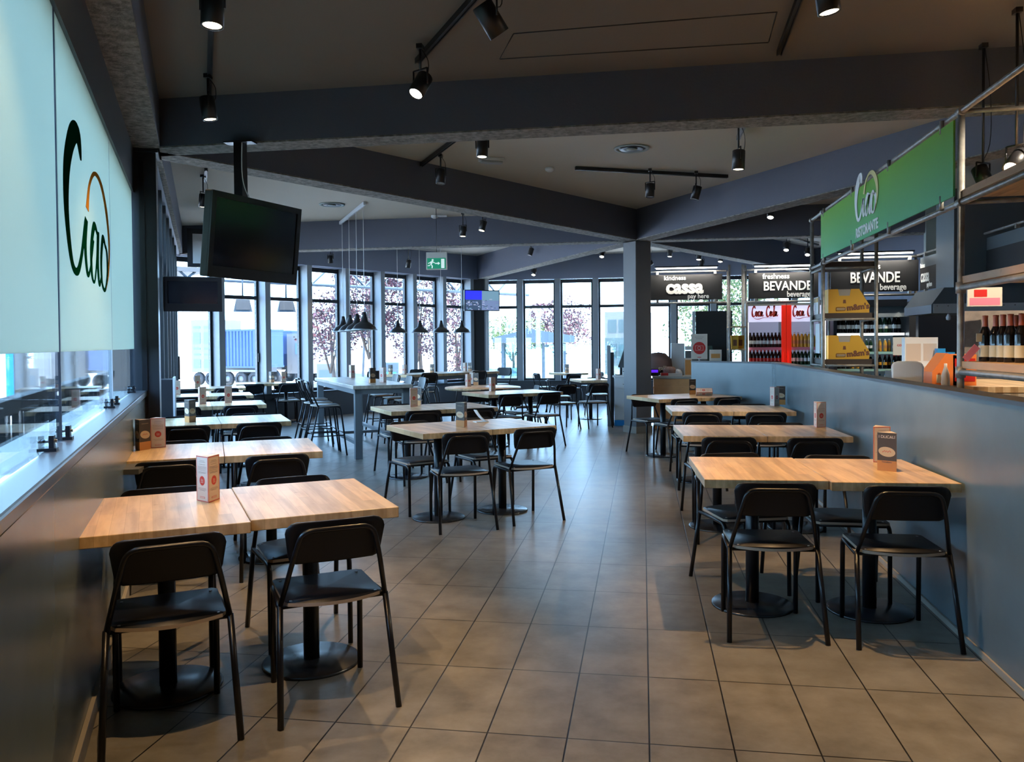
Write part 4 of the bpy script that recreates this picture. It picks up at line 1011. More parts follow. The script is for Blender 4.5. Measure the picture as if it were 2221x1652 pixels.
MB().box(-.004, .10, 0, .004, -.01, .03, 0, Matrix.Rotation(R(-50), 4, 'Y')).build('strip', 'price_pink', r); MB().box(.05, .09, -.002, .002, .11, .16).build('tag', 'label_cream', r)
for i, (y, l) in enumerate(((4.4, .32), (4.0, .3))):
    o = MB().box(0, .5, 0, l, 0, .10).build('wooden_crate', 'shelf_wood', loc=(2.05, y, 1.10)); tag(o, 'pale wooden crate under the lowest wooden shelf, %s' % ('left', 'right')[i], 'crate', 'wooden crates under the shelf')
    MB().box(.02, .48, .02, l-.02, -1.1, -.0).build('stand', 'dark_shelf', o)
o = MB().box(0, .02, -.16, .16, 0, .18).box(-.001, .0, -.14, .14, .01, .08, 1).box(-.001, 0, -.02, .1, .09, .16, 2).build('poster', ['card_cream', 'price_pink', 'red'], loc=tuple(ay(2136, 664, 8.4))); o.rotation_euler = (0, 0, R(95)); tag(o, 'small pink and cream food poster above the wine bottles', 'poster')

# ------------------------------------------------------------------ counter zone at the back
YS = 13.9
def sx(px, y): return ay(px, 700, y).x
def sign_board(px0, px1, y, z0, z1, label, lines):
    x0, x1 = sx(px0, y), sx(px1, y); r = empty('counter_sign', (x0, y, z0), 0, label, 'sign', 'black counter signs')
    W = x1-x0; MB().box(0, W, 0, .03, 0, z1-z0).build('board', 'sign_black', r)
    mb = MB(); 
    for z_ in (z1-z0+.05, -.05): mb.cyl((-.06, .01, z_), (W+.06, .01, z_), .017, 8)
    mb.build('rail', 'pipe', r)
    for t in (.1, .9):
        for z_ in (z1-z0, -.05): MB().box(W*t-.02, W*t+.02, -.02, .03, z_, z_+.055).build('clamp', 'pipe', r)
    tb = MB()
    for z_, y_ in ((z1-z0+.10, -.06),): tb.cyl((W*.08, y_, z_), (W*.92, y_, z_), .012, 8)
    tb.build('tube_lamp', 'led', r); MB().box(W*.06, W*.94, -.075, .03, z1-z0+.114, z1-z0+.135).build('lamp_holder', 'black_steel', r)
    l = bpy.data.lights.new('tube_light', 'AREA'); l.shape = 'RECTANGLE'; l.size = W*.84; l.size_y = .03; l.energy = 14; l.color = (1, .93, .82)
    lo = bpy.data.objects.new('tube_light', l); C.objects.link(lo); lo.parent = r; lo.location = (W/2, -.10, z1-z0+.10); lo.rotation_euler = (R(38), 0, 0)
    for s, x, z, size, off_, k in lines: text('lettering', s, size, 'sign_letter', r, (x*W, -.003, z), (PI/2, 0, 0), .004, off_, sx=k)
    return r
zt_, zb_ = 2.60, 2.175
sign_board(1411, 1567, YS, zb_, zt_, 'black sign with the white word cassa above the pay counter', [('kindness', .19, .335, .105, .001, 1.0), ('cassa', .22, .115, .31, .014, .95), ('pay here', .52, .025, .105, .002, .95)])
sign_board(1624, 1775, YS, zb_, zt_, 'black sign with the white word bevande above the red cola fridges', [('freshness', .20, .325, .12, .001, .95), ('BEVANDE', .21, .135, .21, .004, .84), ('beverage', .55, .025, .13, .003, .8)])
sign_board(1802, 1992, 12.9, 2.2, 2.665, 'black sign with the white word bevande above the open drinks chiller', [('freshness', .21, .34, .125, .001, .95), ('BEVANDE', .22, .14, .22, .004, .74), ('beverage', .56, .025, .13, .003, .8)])
# side sign running towards the camera
XS = ay(1996, 620, 12.85).x
r = empty('counter_sign', (XS, 12.85, 2.2), 0, 'long black and grey sign with the words secondi piatti on the right', 'sign', 'black counter signs')
MB().box(0, .03, -4.2, 0, 0, .48).build('board', 'hood_steel', r); MB().box(-.004, 0, -4.2, 0, 0, .33).build('dark_field', 'sign_black', r)
mb = MB()
for z_ in (.53, -.05): mb.cyl((-.02, -4.3, z_), (-.02, .05, z_), .017, 8)
mb.build('rail', 'pipe', r)
for y_ in (-.3, -1.2, -2.2, -3.2):
    for z_ in (.48, -.05): MB().box(-.04, -.0, y_-.02, y_+.02, z_, z_+.055).build('clamp', 'pipe', r)
for s, y_, z, size in (('kindness', -.02, .33, .09), ('cassa', -.04, .12, .26), ('pay here', -.30, .04, .09), ('second courses', -1.12, .34, .07), ('secondi piatti', -1.12, .06, .27), ('main courses', -1.75, -.0, .08)): text('lettering', s, size, 'sign_letter', r, (-.006, y_, z), (PI/2, 0, -PI/2), .003, .004, sx=.66)
# pipe uprights of the signs
for px, y in ((1583, YS), (1612, YS), (1800, 12.95), (1990, 12.9), (1618, YS+.1)):
    o = MB().cyl((0, 0, 0), (0, 0, 2.75), .02, 8).build('pipe_post', 'pipe', loc=(sx(px, y), y+.08, 0)); tag(o, 'grey pipe post of the counter sign frame, at picture column %s of the counter' % {1583: 'left of the gap', 1612: 'right of the gap', 1800: 'left of the chiller', 1990: 'right of the chiller', 1618: 'beside the cola fridge'}[px], 'post', 'sign frame posts')
    o['label'] = 'grey pipe post of the counter sign frame, ' + {1583: 'left of the window gap', 1612: 'right of the window gap', 1800: 'left of the open chiller', 1990: 'right of the open chiller', 1618: 'beside the first cola fridge'}[px]

def bottle(name, prof, m_, capm, labm, lab, cap, label, group, cat='bottle'):
    r = empty(name, (0, 0, -50), 0, label, cat, group)
    MB().lathe(prof, seg=12, cap=False).build('bottle_body', m_, r)
    if cap: MB().lathe([(cap[0], cap[1]), (cap[0], cap[2]), (0, cap[2])], seg=10, cap=False).build('cap', capm, r)
    if lab: MB().lathe([(lab[0], lab[1]), (lab[0], lab[2])], seg=12, cap=False).build('wrap_label', labm, r)
    return r
PB = [(0, 0), (.030, 0), (.032, .01), (.030, .09), (.032, .14), (.022, .18), (.012, .205), (.012, .22), (0, .22)]
protos = {}
ORD = ['leftmost', 'second', 'third', 'fourth', 'fifth', 'sixth', 'seventh', 'eighth', 'ninth', 'tenth', 'eleventh', 'twelfth', 'thirteenth', 'rightmost']
def bot(kind, loc, label, group, s=1):
    spec = dict(cola=(PB, 'cola', 'red', 'red'), juice=(PB, 'juice', 'white', 'card_orange'), green=(PB, 'bottle_green', 'white', 'label_white'), wine=(PB, 'bottle_black', 'label_cream', 'label_white'), water=(PB, 'water_glass', 'blue_skirt', 'label_white'), zero=(PB, 'cola', 'black_plastic', 'label_white'), beer=(PB, 'bottle_black', 'red', 'juice'))[kind]
    if kind not in protos: protos[kind] = bottle('drink_bottle', spec[0], spec[1], spec[2], spec[3], (.0325, .06, .11), (.014, .205, .228), label, group); o = protos[kind]
    else: o = dup(protos[kind], (0, 0, 0), 0, label, group)
    o.location = loc; o.scale = (s, s, s)*1 if False else (s, s, s); return o
COCA = [[(.24, .62), (.18, .78), (.08, .66), (.03, .38), (.08, .10), (.19, .12), (.30, .36)], [(.36, .40), (.30, .42), (.27, .22), (.32, .10), (.38, .24), (.36, .40), (.42, .36), (.50, .42)],
        [(.54, .38), (.48, .42), (.44, .22), (.49, .10), (.57, .20)], [(.68, .38), (.62, .42), (.58, .22), (.62, .10), (.68, .30), (.70, .42), (.69, .18), (.74, .10), (.80, .22)]]
def script_logo(parent, loc, s, m_='card_red'):
    mb = MB()
    for k, dx in ((0, 0), (1, .95)):
        for st in COCA: mb.ribbon([((x+dx*1.0)*s, z*s) for x, z in (st if not (k == 1 and st is COCA[2]) else [(.50, .70), (.55, .84), (.52, .40), (.48, .14), (.55, .10), (.60, .25)])], [.05*s, .13*s, .07*s, .13*s, .07*s, .04*s], 0, .002, 0, None, 5)
    mb.ribbon([(.10*s, .0), (.4*s, -.10*s), (.9*s, .02*s), (1.4*s, -.06*s)], [.01*s, .05*s, .03*s, .01*s], 0, .002, 0, None, 5)
    return mb.build('logo', m_, parent, loc=loc)
def fridge(x0, x1, y, label, rows, i):
    r = empty('drinks_fridge', (x0, y, 0), 0, label, 'fridge', 'red cola fridges'); W = x1-x0; H = 2.10
    MB().box(0, .04, 0, .6, 0, H).box(W-.04, W, 0, .6, 0, H).box(.04, W-.04, .56, .6, 0, H).box(.04, W-.04, 0, .6, H-.04, H).box(.04, W-.04, 0, .56, 0, .25).build('cabinet', 'fridge_body', r)
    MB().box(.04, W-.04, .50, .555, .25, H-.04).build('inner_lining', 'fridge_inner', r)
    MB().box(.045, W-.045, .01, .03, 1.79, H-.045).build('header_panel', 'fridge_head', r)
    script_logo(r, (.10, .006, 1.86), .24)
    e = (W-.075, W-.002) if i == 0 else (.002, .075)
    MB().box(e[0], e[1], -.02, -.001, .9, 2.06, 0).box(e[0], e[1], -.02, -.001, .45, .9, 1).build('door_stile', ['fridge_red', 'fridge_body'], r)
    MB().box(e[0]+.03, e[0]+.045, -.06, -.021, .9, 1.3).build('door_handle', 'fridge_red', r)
    for j, (z, kind, pm) in enumerate(rows):
        MB().box(.05, W-.05, .04, .5, z-.02, z).build('shelf', 'white', r); MB().box(.05, W-.05, .03, .039, z-.035, z+.012).build('price_rail', pm, r)
        n = 9
        for k in range(n):
            x = x0+.09+(W-.18)*k/(n-1)
            kd = kind if isinstance(kind, str) else kind[k % len(kind)]
            bot(kd, (x, y+.12, z+.001), dict(cola='dark red-capped bottle', juice='orange juice bottle', green='green drinks bottle', zero='dark black-capped bottle', water='clear water bottle')[kd]+' on the %s shelf of the %s cola fridge, %s from the left' % (('top', 'second', 'third')[j], ('left', 'right')[i], ORD[k].replace('leftmost', 'first')), 'bottles on the %s shelf of the %s cola fridge' % (('top', 'second', 'third')[j], ('left', 'right')[i]), 1.12)
    MB().box(.042, .05, .005, .012, .3, 1.78).build('led_strip', 'led', r)
    return r
fx0, fx1 = sx(1617, YS), sx(1705, YS)
fridge(fx0, fx1, YS, 'left cola fridge with a lit header and rows of dark bottles', [(1.36, 'zero', 'price_pink'), (1.07, 'cola', 'price_pink'), (.80, 'cola', 'price_pink')], 0)
fridge(fx1+.005, fx1+.005+(fx1-fx0), YS, 'right cola fridge with orange juice bottles on its top shelf', [(1.36, 'juice', 'price_pink'), (1.07, 'green', 'price_mint'), (.80, 'cola', 'white')], 1)
# open chiller
cx0, cx1 = sx(1808, 12.9), sx(1986, 12.9)
r = empty('open_chiller', (cx0, 12.9, 0), 0, 'wide open-front drinks chiller below the second bevande sign', 'chiller'); W = cx1-cx0
MB().box(0, .05, 0, .8, 0, 2.08).box(W-.12, W, -.1, .8, 0, 2.04).box(.05, W-.12, .76, .8, 0, 2.08).box(.05, W-.12, 0, .8, 1.98, 2.08).box(.05, W-.12, -.1, .8, 0, .55).build('cabinet', 'frame_dark', r)
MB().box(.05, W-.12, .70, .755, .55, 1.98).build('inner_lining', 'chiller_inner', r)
MB().prism([(-.02, 1.82), (.02, 1.82), (.14, 2.02), (.10, 2.02)], .05, W-.12, 0, Matrix(((0, 0, 1, 0), (1, 0, 0, 0), (0, 1, 0, 0), (0, 0, 0, 1)))).build('canopy', 'hood_steel', r)
rows = [(1.58, ('wine', 'wine', 'zero', 'green'), 'first'), (1.30, ('green', 'water', 'green', 'juice'), 'second'), (1.04, ('beer', 'juice', 'wine', 'beer'), 'third'), (.80, ('water', 'water', 'green', 'water'), 'fourth')]
for j, (z, kinds, nm) in enumerate(rows):
    MB().box(.06, W-.13, .1, .69, z-.025, z).build('shelf', 'hood_steel', r); MB().box(.06, W-.13, .088, .098, z-.035, z+.0).build('led_strip' if j == 0 else 'price_rail', 'led' if j == 0 else 'price_mint', r)
    for k in range(14):
        kd = kinds[(k//3) % 4]
        bot(kd, (cx0+.12+(W-.30)*k/13, 12.9+.18+(k % 2)*.03, z+.001), dict(wine='dark pale-labelled bottle', zero='dark black-capped bottle', green='green bottle', water='clear water bottle', juice='orange-labelled bottle', beer='dark orange-labelled bottle')[kd]+' on the %s shelf of the open chiller, %s from the left' % (nm, ORD[k].replace('leftmost', 'first').replace('rightmost', 'fourteenth')), 'bottles on the %s shelf of the open chiller' % nm, (1.15, .85, .9, .7)[j])
# pay counter
r = empty('pay_counter', (.30, 13.78, 0), 0, 'orange-brown pay counter behind the central column', 'counter')
MB().box(-.14, 1.40, .0, .65, .86, .90).build('worktop', 'counter_top', r, bevel=.004)
MB().box(-.12, 1.38, .03, .6, .02, .855).build('body', 'counter_orange', r)
MB().box(-.13, 1.39, .012, .029, .70, .73).box(-.13, 1.39, .012, .029, .45, .47, 1).build('front_rail', ['counter_orange', 'dark_shelf'], r)
def cpos(px, y=13.95): return sx(px, y)
# goods and devices on the counter
ZC = .901
r = empty('payment_terminal', (cpos(1418), 13.95, ZC), R(10), 'black payment terminal with a purple glowing screen behind the column', 'terminal')
MB().box(-.07, .07, -.06, .06, 0, .12).build('body', 'black_plastic', r, bevel=.01); MB().box(-.055, .055, -.066, -.061, .06, .105).build('screen', 'purple_glow', r)
r = empty('gift_bag', (cpos(1428, 14.1), 14.14, ZC), R(5), 'dark grey lettered cushion-like bag on the pay counter', 'bag')
MB().lathe([(0, 0), (.20, .02), (.24, .12), (.22, .28), (.12, .38), (0, .40)], seg=14, cap=False).build('bag_body', 'pumpkin', r); r.scale = (1, .5, 1)
text('lettering', 'galline', .10, 'label_cream', r, (-.02, -.25, .10), (PI/2, 0, 0), .002)
r = empty('pumpkin_cushion', (cpos(1452), 13.95, ZC), 0, 'round ribbed brown cushion on the pay counter', 'cushion')
mb = MB(); vs = []
for k in range(24):
    pass
mb.lathe([(0, 0), (.08, .005), (.115, .05), (.11, .11), (.06, .155), (0, .15)], seg=24, cap=False); mb.build('cushion_body', 'pumpkin', r)
for k in range(8):
    a = k*PI/4; MB().tube([(.02*math.cos(a), .02*math.sin(a), .155), (.075*math.cos(a), .075*math.sin(a), .145), (.115*math.cos(a), .115*math.sin(a), .09)], .006, 5).build('rib', 'box_brown', r)
o = MB().box(-.18, .18, -.05, .05, 0, .05).box(-.17, -.05, -.052, .052, .01, .052, 1).build('sweets_tray', ['card_cream', 'red'], loc=(cpos(1455), 13.84, ZC)); tag(o, 'red and white tray of sweets at the front of the pay counter', 'tray')
o = MB().lathe([(0, 0), (.05, .02), (.07, .06), (.04, .11), (0, .12)], seg=12, cap=False).build('stone_ornament', 'grey_plastic', loc=(cpos(1470), 13.93, ZC)); tag(o, 'small pale round ornament beside the ribbed cushion', 'ornament')
o = MB().box(-.06, .06, -.01, .01, 0, .30).box(-.05, .05, -.012, -.01, .02, .27, 1).build('menu_board', ['card_cream', 'card_orange'], loc=(cpos(1492), 13.9, ZC)); tag(o, 'narrow cream and orange board at the end of the pay counter', 'board')
r = empty('coffee_machine', (cpos(1500, 14.25), 14.28, ZC), 0, 'pale grey machine standing behind the round red pay sign', 'machine')
MB().box(-.35, -.12, -.1, .1, 0, .55).build('left_tower', 'white_metal', r, bevel=.01); MB().box(-.11, .25, -.12, .1, 0, .42).build('body', 'grey_metal', r, bevel=.01); MB().box(-.11, .25, -.14, .1, .43, .50).build('hood', 'white_plastic', r, bevel=.01)
MB().prism([(.26, 0), (.40, 0), (.34, .50), (.26, .50)], -.08, .08, 0, Matrix.Rotation(PI/2, 4, 'X')).build('sloping_side', 'teal_panel', r)
r = empty('cash_register', (cpos(1560, 14.1), 14.1, ZC), R(-15), 'black cash register beside the snack rack', 'cash register')
MB().box(-.14, .14, -.12, .12, 0, .10).build('drawer_unit', 'black_plastic', r, bevel=.01); MB().box(-.10, .10, -.02, .02, .12, .26, 0, Matrix.Rotation(R(-20), 4, 'X')).build('display', 'screen_off', r); MB().box(-.02, .02, -.02, .02, .10, .14).build('neck', 'black_plastic', r)
# round pay sign on a stand
r = empty('pay_sign', (cpos(1516, 13.6), 13.55, 0), R(-4), 'pale upright notice with a round red money symbol above the partition', 'notice')
MB().cyl((0, 0, 0), (0, 0, 1.20), .012, 8).build('stand', 'white_plastic', r)
MB().box(-.13, .13, -.008, .008, 1.19, 1.60).build('board', 'card_cream', r, bevel=.003)
mx = Matrix.Translation((0, -.009, 1.37))@Matrix.Rotation(PI/2, 4, 'X')
MB().prism([(.10*math.cos(k*PI/14), .10*math.sin(k*PI/14)) for k in range(28)], 0, .002, 0, mx).box(-.03, .03, -.0095, -.0082, 1.215, 1.225, 0).build('red_disc', 'red', r)
mb = MB(); q = Matrix.Translation((0, -.012, 1.37))@Matrix.Rotation(PI/2, 4, 'X')
for a, b, c_, d_ in ((-.065, .065, .035, .04), (-.065, .065, -.04, -.035), (-.065, -.06, -.04, .04), (.06, .065, -.04, .04)): mb.box(a, b, c_, d_, 0, .002, 0, q)
mb.tube([(.025*math.cos(k*PI/8), -.0125, 1.37+.025*math.sin(k*PI/8)) for k in range(16)], .0035, 5, closed=True).build('symbol', 'card_cream', r)
MB().box(-.07, .07, -.0095, -.0082, 1.545, 1.55).box(-.05, .05, -.0095, -.0082, 1.52, 1.525).build('print_lines', 'card_text', r)
# black board, snack rack
o = MB().box(0, sx(1588, 14.6)-sx(1509, 14.6), 0, .05, 0, 1.15).build('notice_board', 'sign_black', loc=(sx(1509, 14.6), 14.6, .86)); tag(o, 'large blank black board behind the pay counter', 'board')
MB().box(-.06, -.005, -.01, .04, 0, 1.15).build('edge_strip', 'white_metal', o)
MB().box(.1, .16, 0, .05, -.86, -.001).box(.9, .96, 0, .05, -.86, -.001).build('stand', 'dark_shelf', o)
sx0, sx1 = sx(1581, 13.7), sx(1617, 13.7)
r = empty('snack_rack', (sx0, 13.62, 0), 0, 'narrow pipe rack with yellow snack bags left of the cola fridges', 'rack')
for x in (0, sx1-sx0):
    for y in (0, .3): MB().cyl((x, y, 0), (x, y, 2.65), .012, 8).build('post', 'pipe', r)
for z in (1.35, .92, 1.72): MB().box(-.01, sx1-sx0+.01, 0, .3, z-.02, z).build('shelf', 'shelf_wood', r)
for z, t in ((1.351, 'middle'), (.921, 'lower')):
    for i, x in enumerate((.02, .12)):
        o = MB().prism([(0, 0), (.10, 0), (.11, .22), (-.01, .22)], -.05, .05, 0, Matrix.Rotation(PI/2, 4, 'X')).box(.02, .08, -.053, -.05, .05, .15, 1).build('snack_bag', ['yellow_box', 'box_brown'], loc=(sx0+.02+x, 13.62+.08+i*.1, z)); tag(o, 'yellow snack bag on the %s shelf of the narrow rack, %s' % (t, ('front', 'rear')[i]), 'snack bag', 'yellow snack bags')
o = MB().box(-.08, .08, -.01, .01, 0, .155).box(-.06, .06, -.012, -.01, .04, .10, 1).build('snack_card', ['card_cream', 'card_orange'], loc=(*ay(1598, 786, 11.6).xy, 1.207)); o.location = (.98, 11.36, 1.206); tag(o, 'small cream and orange card standing on the partition before the snack rack', 'card')

# till cabinet left of the column
r = empty('till_cabinet', (-.50, 14.45, 0), R(2), 'white drawer cabinet with a till left of the central column', 'cabinet')
MB().box(0, .42, 0, .5, .10, .86).build('carcass', 'white_metal', r, bevel=.004)
MB().box(-.03, .45, -.03, .55, .861, .895).build('worktop', 'white', r)
dr_ = MB().box(.01, .41, -.018, -.001, .66, .85).build('drawer', 'white_metal', r, bevel=.003); MB().box(.15, .27, -.026, -.019, .73, .74).build('handle', 'grey_metal', dr_)
MB().box(.01, .41, -.018, -.001, .11, .64).build('door', 'white_metal', r, bevel=.003)
MB().box(0, .42, -.01, .5, 0, .098).build('kickboard', 'blue_skirt', r)
MB().box(-.06, -.002, .0, .55, 0, 1.30).build('side_panel', 'frame_dark', r); MB().box(-.12, -.061, -.02, .56, 0, 1.42).build('end_panel', 'fin_paint', r)
r = empty('till_monitor', (-.38, 14.6, .896), R(15), 'tilted dark till monitor beside the column, seen from behind', 'monitor')
MB().box(-.02, .02, -.02, .02, 0, .16).box(-.09, .09, -.07, .07, 0, .012).build('stand', 'black_plastic', r); MB().box(-.10, .26, -.015, .015, .13, .55, 0, Matrix.Rotation(R(18), 4, 'X')@Matrix.Rotation(R(14), 4, 'Y')).build('screen', 'hood_steel', r)
r = empty('receipt_printer', (-.27, 14.52, .896), 0, 'small white receipt printer under the till monitor', 'printer')
MB().box(-.09, .08, -.05, .08, 0, .13).build('case', 'white_plastic', r, bevel=.008); MB().box(-.08, .07, -.055, -.051, .06, .07).build('paper_slot', 'black_plastic', r)
# black cabinet and card stand at the far left by the steel column
q = ay(374, 800, 7.5)
r = empty('black_cabinet', (q.x, q.y, 0), R(30), 'black upright box standing behind the steel column on the left', 'cabinet')
MB().box(-.15, .0, 0, .35, 0, 1.13).build('body', 'frame_dark', r); MB().box(.001, .02, -.01, .36, 0, 1.15).build('pale_edge', 'white_metal', r)

# ------------------------------------------------------------------ kitchen side behind the right partition
yk = 10.2
o = MB().box(0, .9, 0, .1, 0, 1.0).build('wall_panel', 'wall_grey_light', loc=(sx(2010, 12.2)+.0, 12.2, 2.62)); tag(o, 'pale grey panel high up above the side sign', 'panel'); o.location.y = 13.2; o.location.x = sx(2008, 13.2)
r = empty('extractor_hood', (sx(2020, yk), yk, 1.78), 0, 'sloping steel extractor hood under the side sign', 'extractor hood')
MB().prism([(0, 0), (2.2, 0), (2.2, .30), (.14, .30), (0, .10)], 0, 1.0, 0, Matrix.Rotation(PI/2, 4, 'X')@Matrix.Translation((0, 0, -1.0))).build('hood_body', 'hood_steel', r)
MB().box(.02, 2.2, -.012, -.001, .0, .11).build('lip', 'white_metal', r); MB().box(.35, 2.2, .3, .9, .31, 1.5).build('duct', 'hood_steel', r)
rv = MB()
for k in range(12): rv.lathe([(.008, 0), (0, .004)], .06+k*.12, 0, 8, mx=Matrix.Translation((0, -.0121, .085))@Matrix.Rotation(PI/2, 4, 'X')@Matrix.Translation((0, 0, 0)))
rv.build('rivets', 'chrome', r)
r = empty('hanging_bulb', (sx(2064, 10.4), 10.5, 1.70), 0, 'small glass bulb under the extractor hood', 'bulb'); MB().lathe([(0, 0), (.025, .01), (.03, .04), (.012, .08), (.012, .085)], seg=12).build('glass', 'white_plastic', r)
o = MB().box(0, 3.0, 0, .1, 0, 1.79).build('back_panel', 'frame_dark', loc=(sx(1992, 11.5), 11.5, 0)); tag(o, 'black panel below the extractor hood', 'panel')
o = MB().box(0, 1.2, 0, .08, 0, 1.75).build('tiled_panel', 'tiles_brown', loc=(sx(2094, 8.6), 8.7, 0)); tag(o, 'brown tiled panel behind the wine bottles', 'panel')
# wooden side counter and snacks
yw = 6.6
cxx = sx(1990, 7.5)
r = empty('side_counter', (cxx, 6.3, 0), 0, 'pale wooden side counter with snack boxes behind the partition', 'counter'); 
MB().box(0, 1.6, 0, 1.25, 1.08, 1.125).build('worktop', 'shelf_wood', r, bevel=.003); MB().box(.08, 1.5, .08, 1.2, 0, 1.079).build('body', 'shelf_wood', r); MB().box(-.003, 1.6, .0, .02, 1.02, 1.075).build('front_lip', 'grey_wood', r)
ZW = 1.126
o = MB().prism([(0, 0), (.17, 0), (.17, .22), (.10, .24), (.0, .10)], 0, .22, 0, Matrix.Rotation(PI/2, 4, 'X')@Matrix.Translation((0, 0, -.22))).box(.03, .12, -.003, 0, .02, .08, 1).build('snack_box', ['orange_box', 'label_cream'], loc=(sx(2012, 6.55), 6.45, ZW)); tag(o, 'orange sloping snack box on the side counter, left one', 'snack box', 'orange snack boxes')
o = MB().box(0, .16, 0, .2, 0, .23).box(.01, .15, -.003, 0, .13, .20, 1).box(.01, .15, -.003, 0, .03, .09, 1).build('snack_box', ['orange_box', 'red'], loc=(sx(2056, 6.5)+.02, 6.45, ZW)); tag(o, 'bright orange snack box against the near rack post', 'snack box', 'orange snack boxes')
o = MB().lathe([(0, 0), (.028, 0), (.03, .02), (.026, .09), (.010, .14), (.010, .165), (0, .165)], seg=14, cap=False).build('sauce_bottle', 'card_cream', loc=(sx(2049, 6.4), 6.38, ZW)); tag(o, 'pale cream bottle between the orange snack boxes', 'bottle')
r = empty('snack_bag', (sx(2000, 7.0), 7.0, ZW), 0, 'white and red patterned snack bag pair on the side counter', 'snack bag')
MB().box(-.13, .12, 0, .08, .13, .36).box(-.12, -.01, -.003, 0, .17, .31, 1).box(.01, .11, -.003, 0, .17, .31, 1).build('upper_pack', ['label_white', 'card_cream'], r); MB().box(-.20, .14, -.1, .1, 0, .13).box(-.15, .10, -.103, -.1, .03, .10, 1).build('lower_pack', ['card_cream', 'card_orange'], r, bevel=.01)
for i, (dx, m_) in enumerate(((-.02, 'blue_skirt'), (.05, 'purple_glow'), (.10, 'price_mint'))):
    o = MB().box(-.03, .03, -.03, .03, 0, .27-.03*i).build('sweet_pack', 'blue_skirt' if i != 2 else 'price_mint', loc=(sx(2050, 6.9)+dx, 6.95, ZW)); tag(o, ('blue sweet pack behind the orange boxes, tallest', 'blue sweet pack behind the orange boxes, middle', 'mint sweet pack behind the orange boxes, right')[i], 'sweet pack', 'sweet packs')
# display stand with white notice, left of the counter
r = empty('display_stand', (sx(1937, 9.6), 9.6, 0), 0, 'red and white product stand with a price notice in front of the chiller', 'display stand')
MB().box(0, .26, 0, .3, 0, 1.12).build('body', 'label_white', r); MB().box(-.005, .265, -.012, 0, .98, 1.02).build('red_band', 'red', r); MB().box(.0, .20, 0, .01, 1.30, 1.50).build('notice', 'label_white', r)
MB().box(.20, .27, .0, .25, 1.121, 1.50).build('side_board', 'card_cream', r)
MB().lathe([(0, 1.121), (.05, 1.121), (.05, 1.19), (0, 1.19)], .06, .1, 14, cap=False).build('tub', 'red', r); MB().lathe([(0, 1.121), (.05, 1.121), (.05, 1.18), (0, 1.18)], .17, .1, 14, cap=False).build('tub', 'white', r)
text('lettering', 'cosa', .05, 'red', r, (.04, -.002, 1.40), ext=.001)
# white moulded chair back behind the partition
r = empty('white_chair', (1.85, 6.1, 0), R(-8), 'white moulded chair whose back rises above the right partition', 'chair')
mb = back_panel_mb(1.0, 1.315, .105, 0, .03); mb.build('backrest', 'white_plastic', r)
for s in (-1, 1): MB().tube([(s*.13, .02, 0), (s*.09, .02, 1.05)], .014, 8).build('leg', 'white_metal', r)
for s in (-1, 1): MB().tube([(s*.13, -.34, 0), (s*.11, -.30, .75)], .014, 8).build('leg', 'white_metal', r)
MB().box(-.15, .15, -.32, .04, .75, .78).build('seat', 'white_plastic', r, bevel=.01)

# ------------------------------------------------------------------ outside
GZ = -1.25
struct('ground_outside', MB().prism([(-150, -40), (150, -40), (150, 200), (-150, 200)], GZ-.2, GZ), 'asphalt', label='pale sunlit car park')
struct('terrace_outside', MB().prism([(-8.5, 13.2), (-12.5, 11), (-12.5, -8), (-2.8, -8), (-2.75, -.4), (-1.1, .6)], -.3, -.02), 'kerb', label='pale terrace outside the left glass')
def wheel(parent, x, y, z, rad, w_=.28):
    a = Matrix.Translation((x, y, z))@Matrix.Rotation(PI/2, 4, 'X')
    MB().lathe([(rad*.55, -w_/2), (rad*.93, -w_/2), (rad, -w_/2+.05), (rad, w_/2-.05), (rad*.93, w_/2), (rad*.55, w_/2)], seg=24, mx=a, cap=False).build('tyre', 'tyre', parent)
    MB().lathe([(0, -w_*.30), (rad*.25, -w_*.40), (rad*.56, -w_*.30), (rad*.56, w_*.30), (0, w_*.3)], seg=20, mx=a, cap=False).build('rim', 'rim', parent)
def truck(loc, rz, label, L=11.5, cab=True, box='container_blue', smooth=False):
    r = empty('truck', loc, rz, label, 'truck')
    mb = MB(); H0, H1 = 1.25, 3.85; n = int(L/.28)
    mb.box(0, L, -1.2, 1.2, H0, H1)
    if not smooth:
        for k in range(n):
            x = .12+k*.28; mb.box(x, x+.14, -1.24, -1.2, H0+.12, H1-.12); mb.box(x, x+.14, 1.2, 1.24, H0+.12, H1-.12)
    mb.box(-.02, L+.02, -1.26, 1.26, H1-.12, H1).box(-.02, L+.02, -1.26, 1.26, H0, H0+.12)
    mb.build('container', box, r)
    MB().box(0, L, -.5, .5, .95, H0-.002).build('chassis', 'frame_dark', r)
    for x in ((.8, 1.95, 3.1) if L > 3 else (.6,)): 
        for y in (-1.0, 1.0): wheel(r, x, y, .5, .5)
    MB().box(.1, min(4.2, L-.1), -1.22, -1.15, .98, 1.12).build('mudguard', 'truck_white', r)
    if cab:
        MB().prism([(0, 0), (2.1, 0), (2.1, 1.3), (1.8, 2.9), (0, 2.9)], -1.2, 1.2, 0, Matrix.Translation((L+.4, 0, .7))@Matrix.Rotation(PI/2, 4, 'X')).build('cab', 'truck_white', r)
        MB().box(L+1.1, L+1.9, -1.215, -1.202, 2.1, 2.9).build('side_window', 'car_glass', r)
        for x in ((L-1.2, L+1.5) if L > 3 else (L+1.5,)):
            for y in (-1.0, 1.0): wheel(r, x, y, .5, .5)
    return r
def gp(px, D): d_ = ray(px, 760); d_.z = 0; d_.normalize(); return Vector((0, 0, 0))+d_*D
p = gp(497, 60); truck((p.x, p.y, GZ), R(-14), 'truck trailer with a blue ribbed container seen through the left windows', 3.7, cab=False)
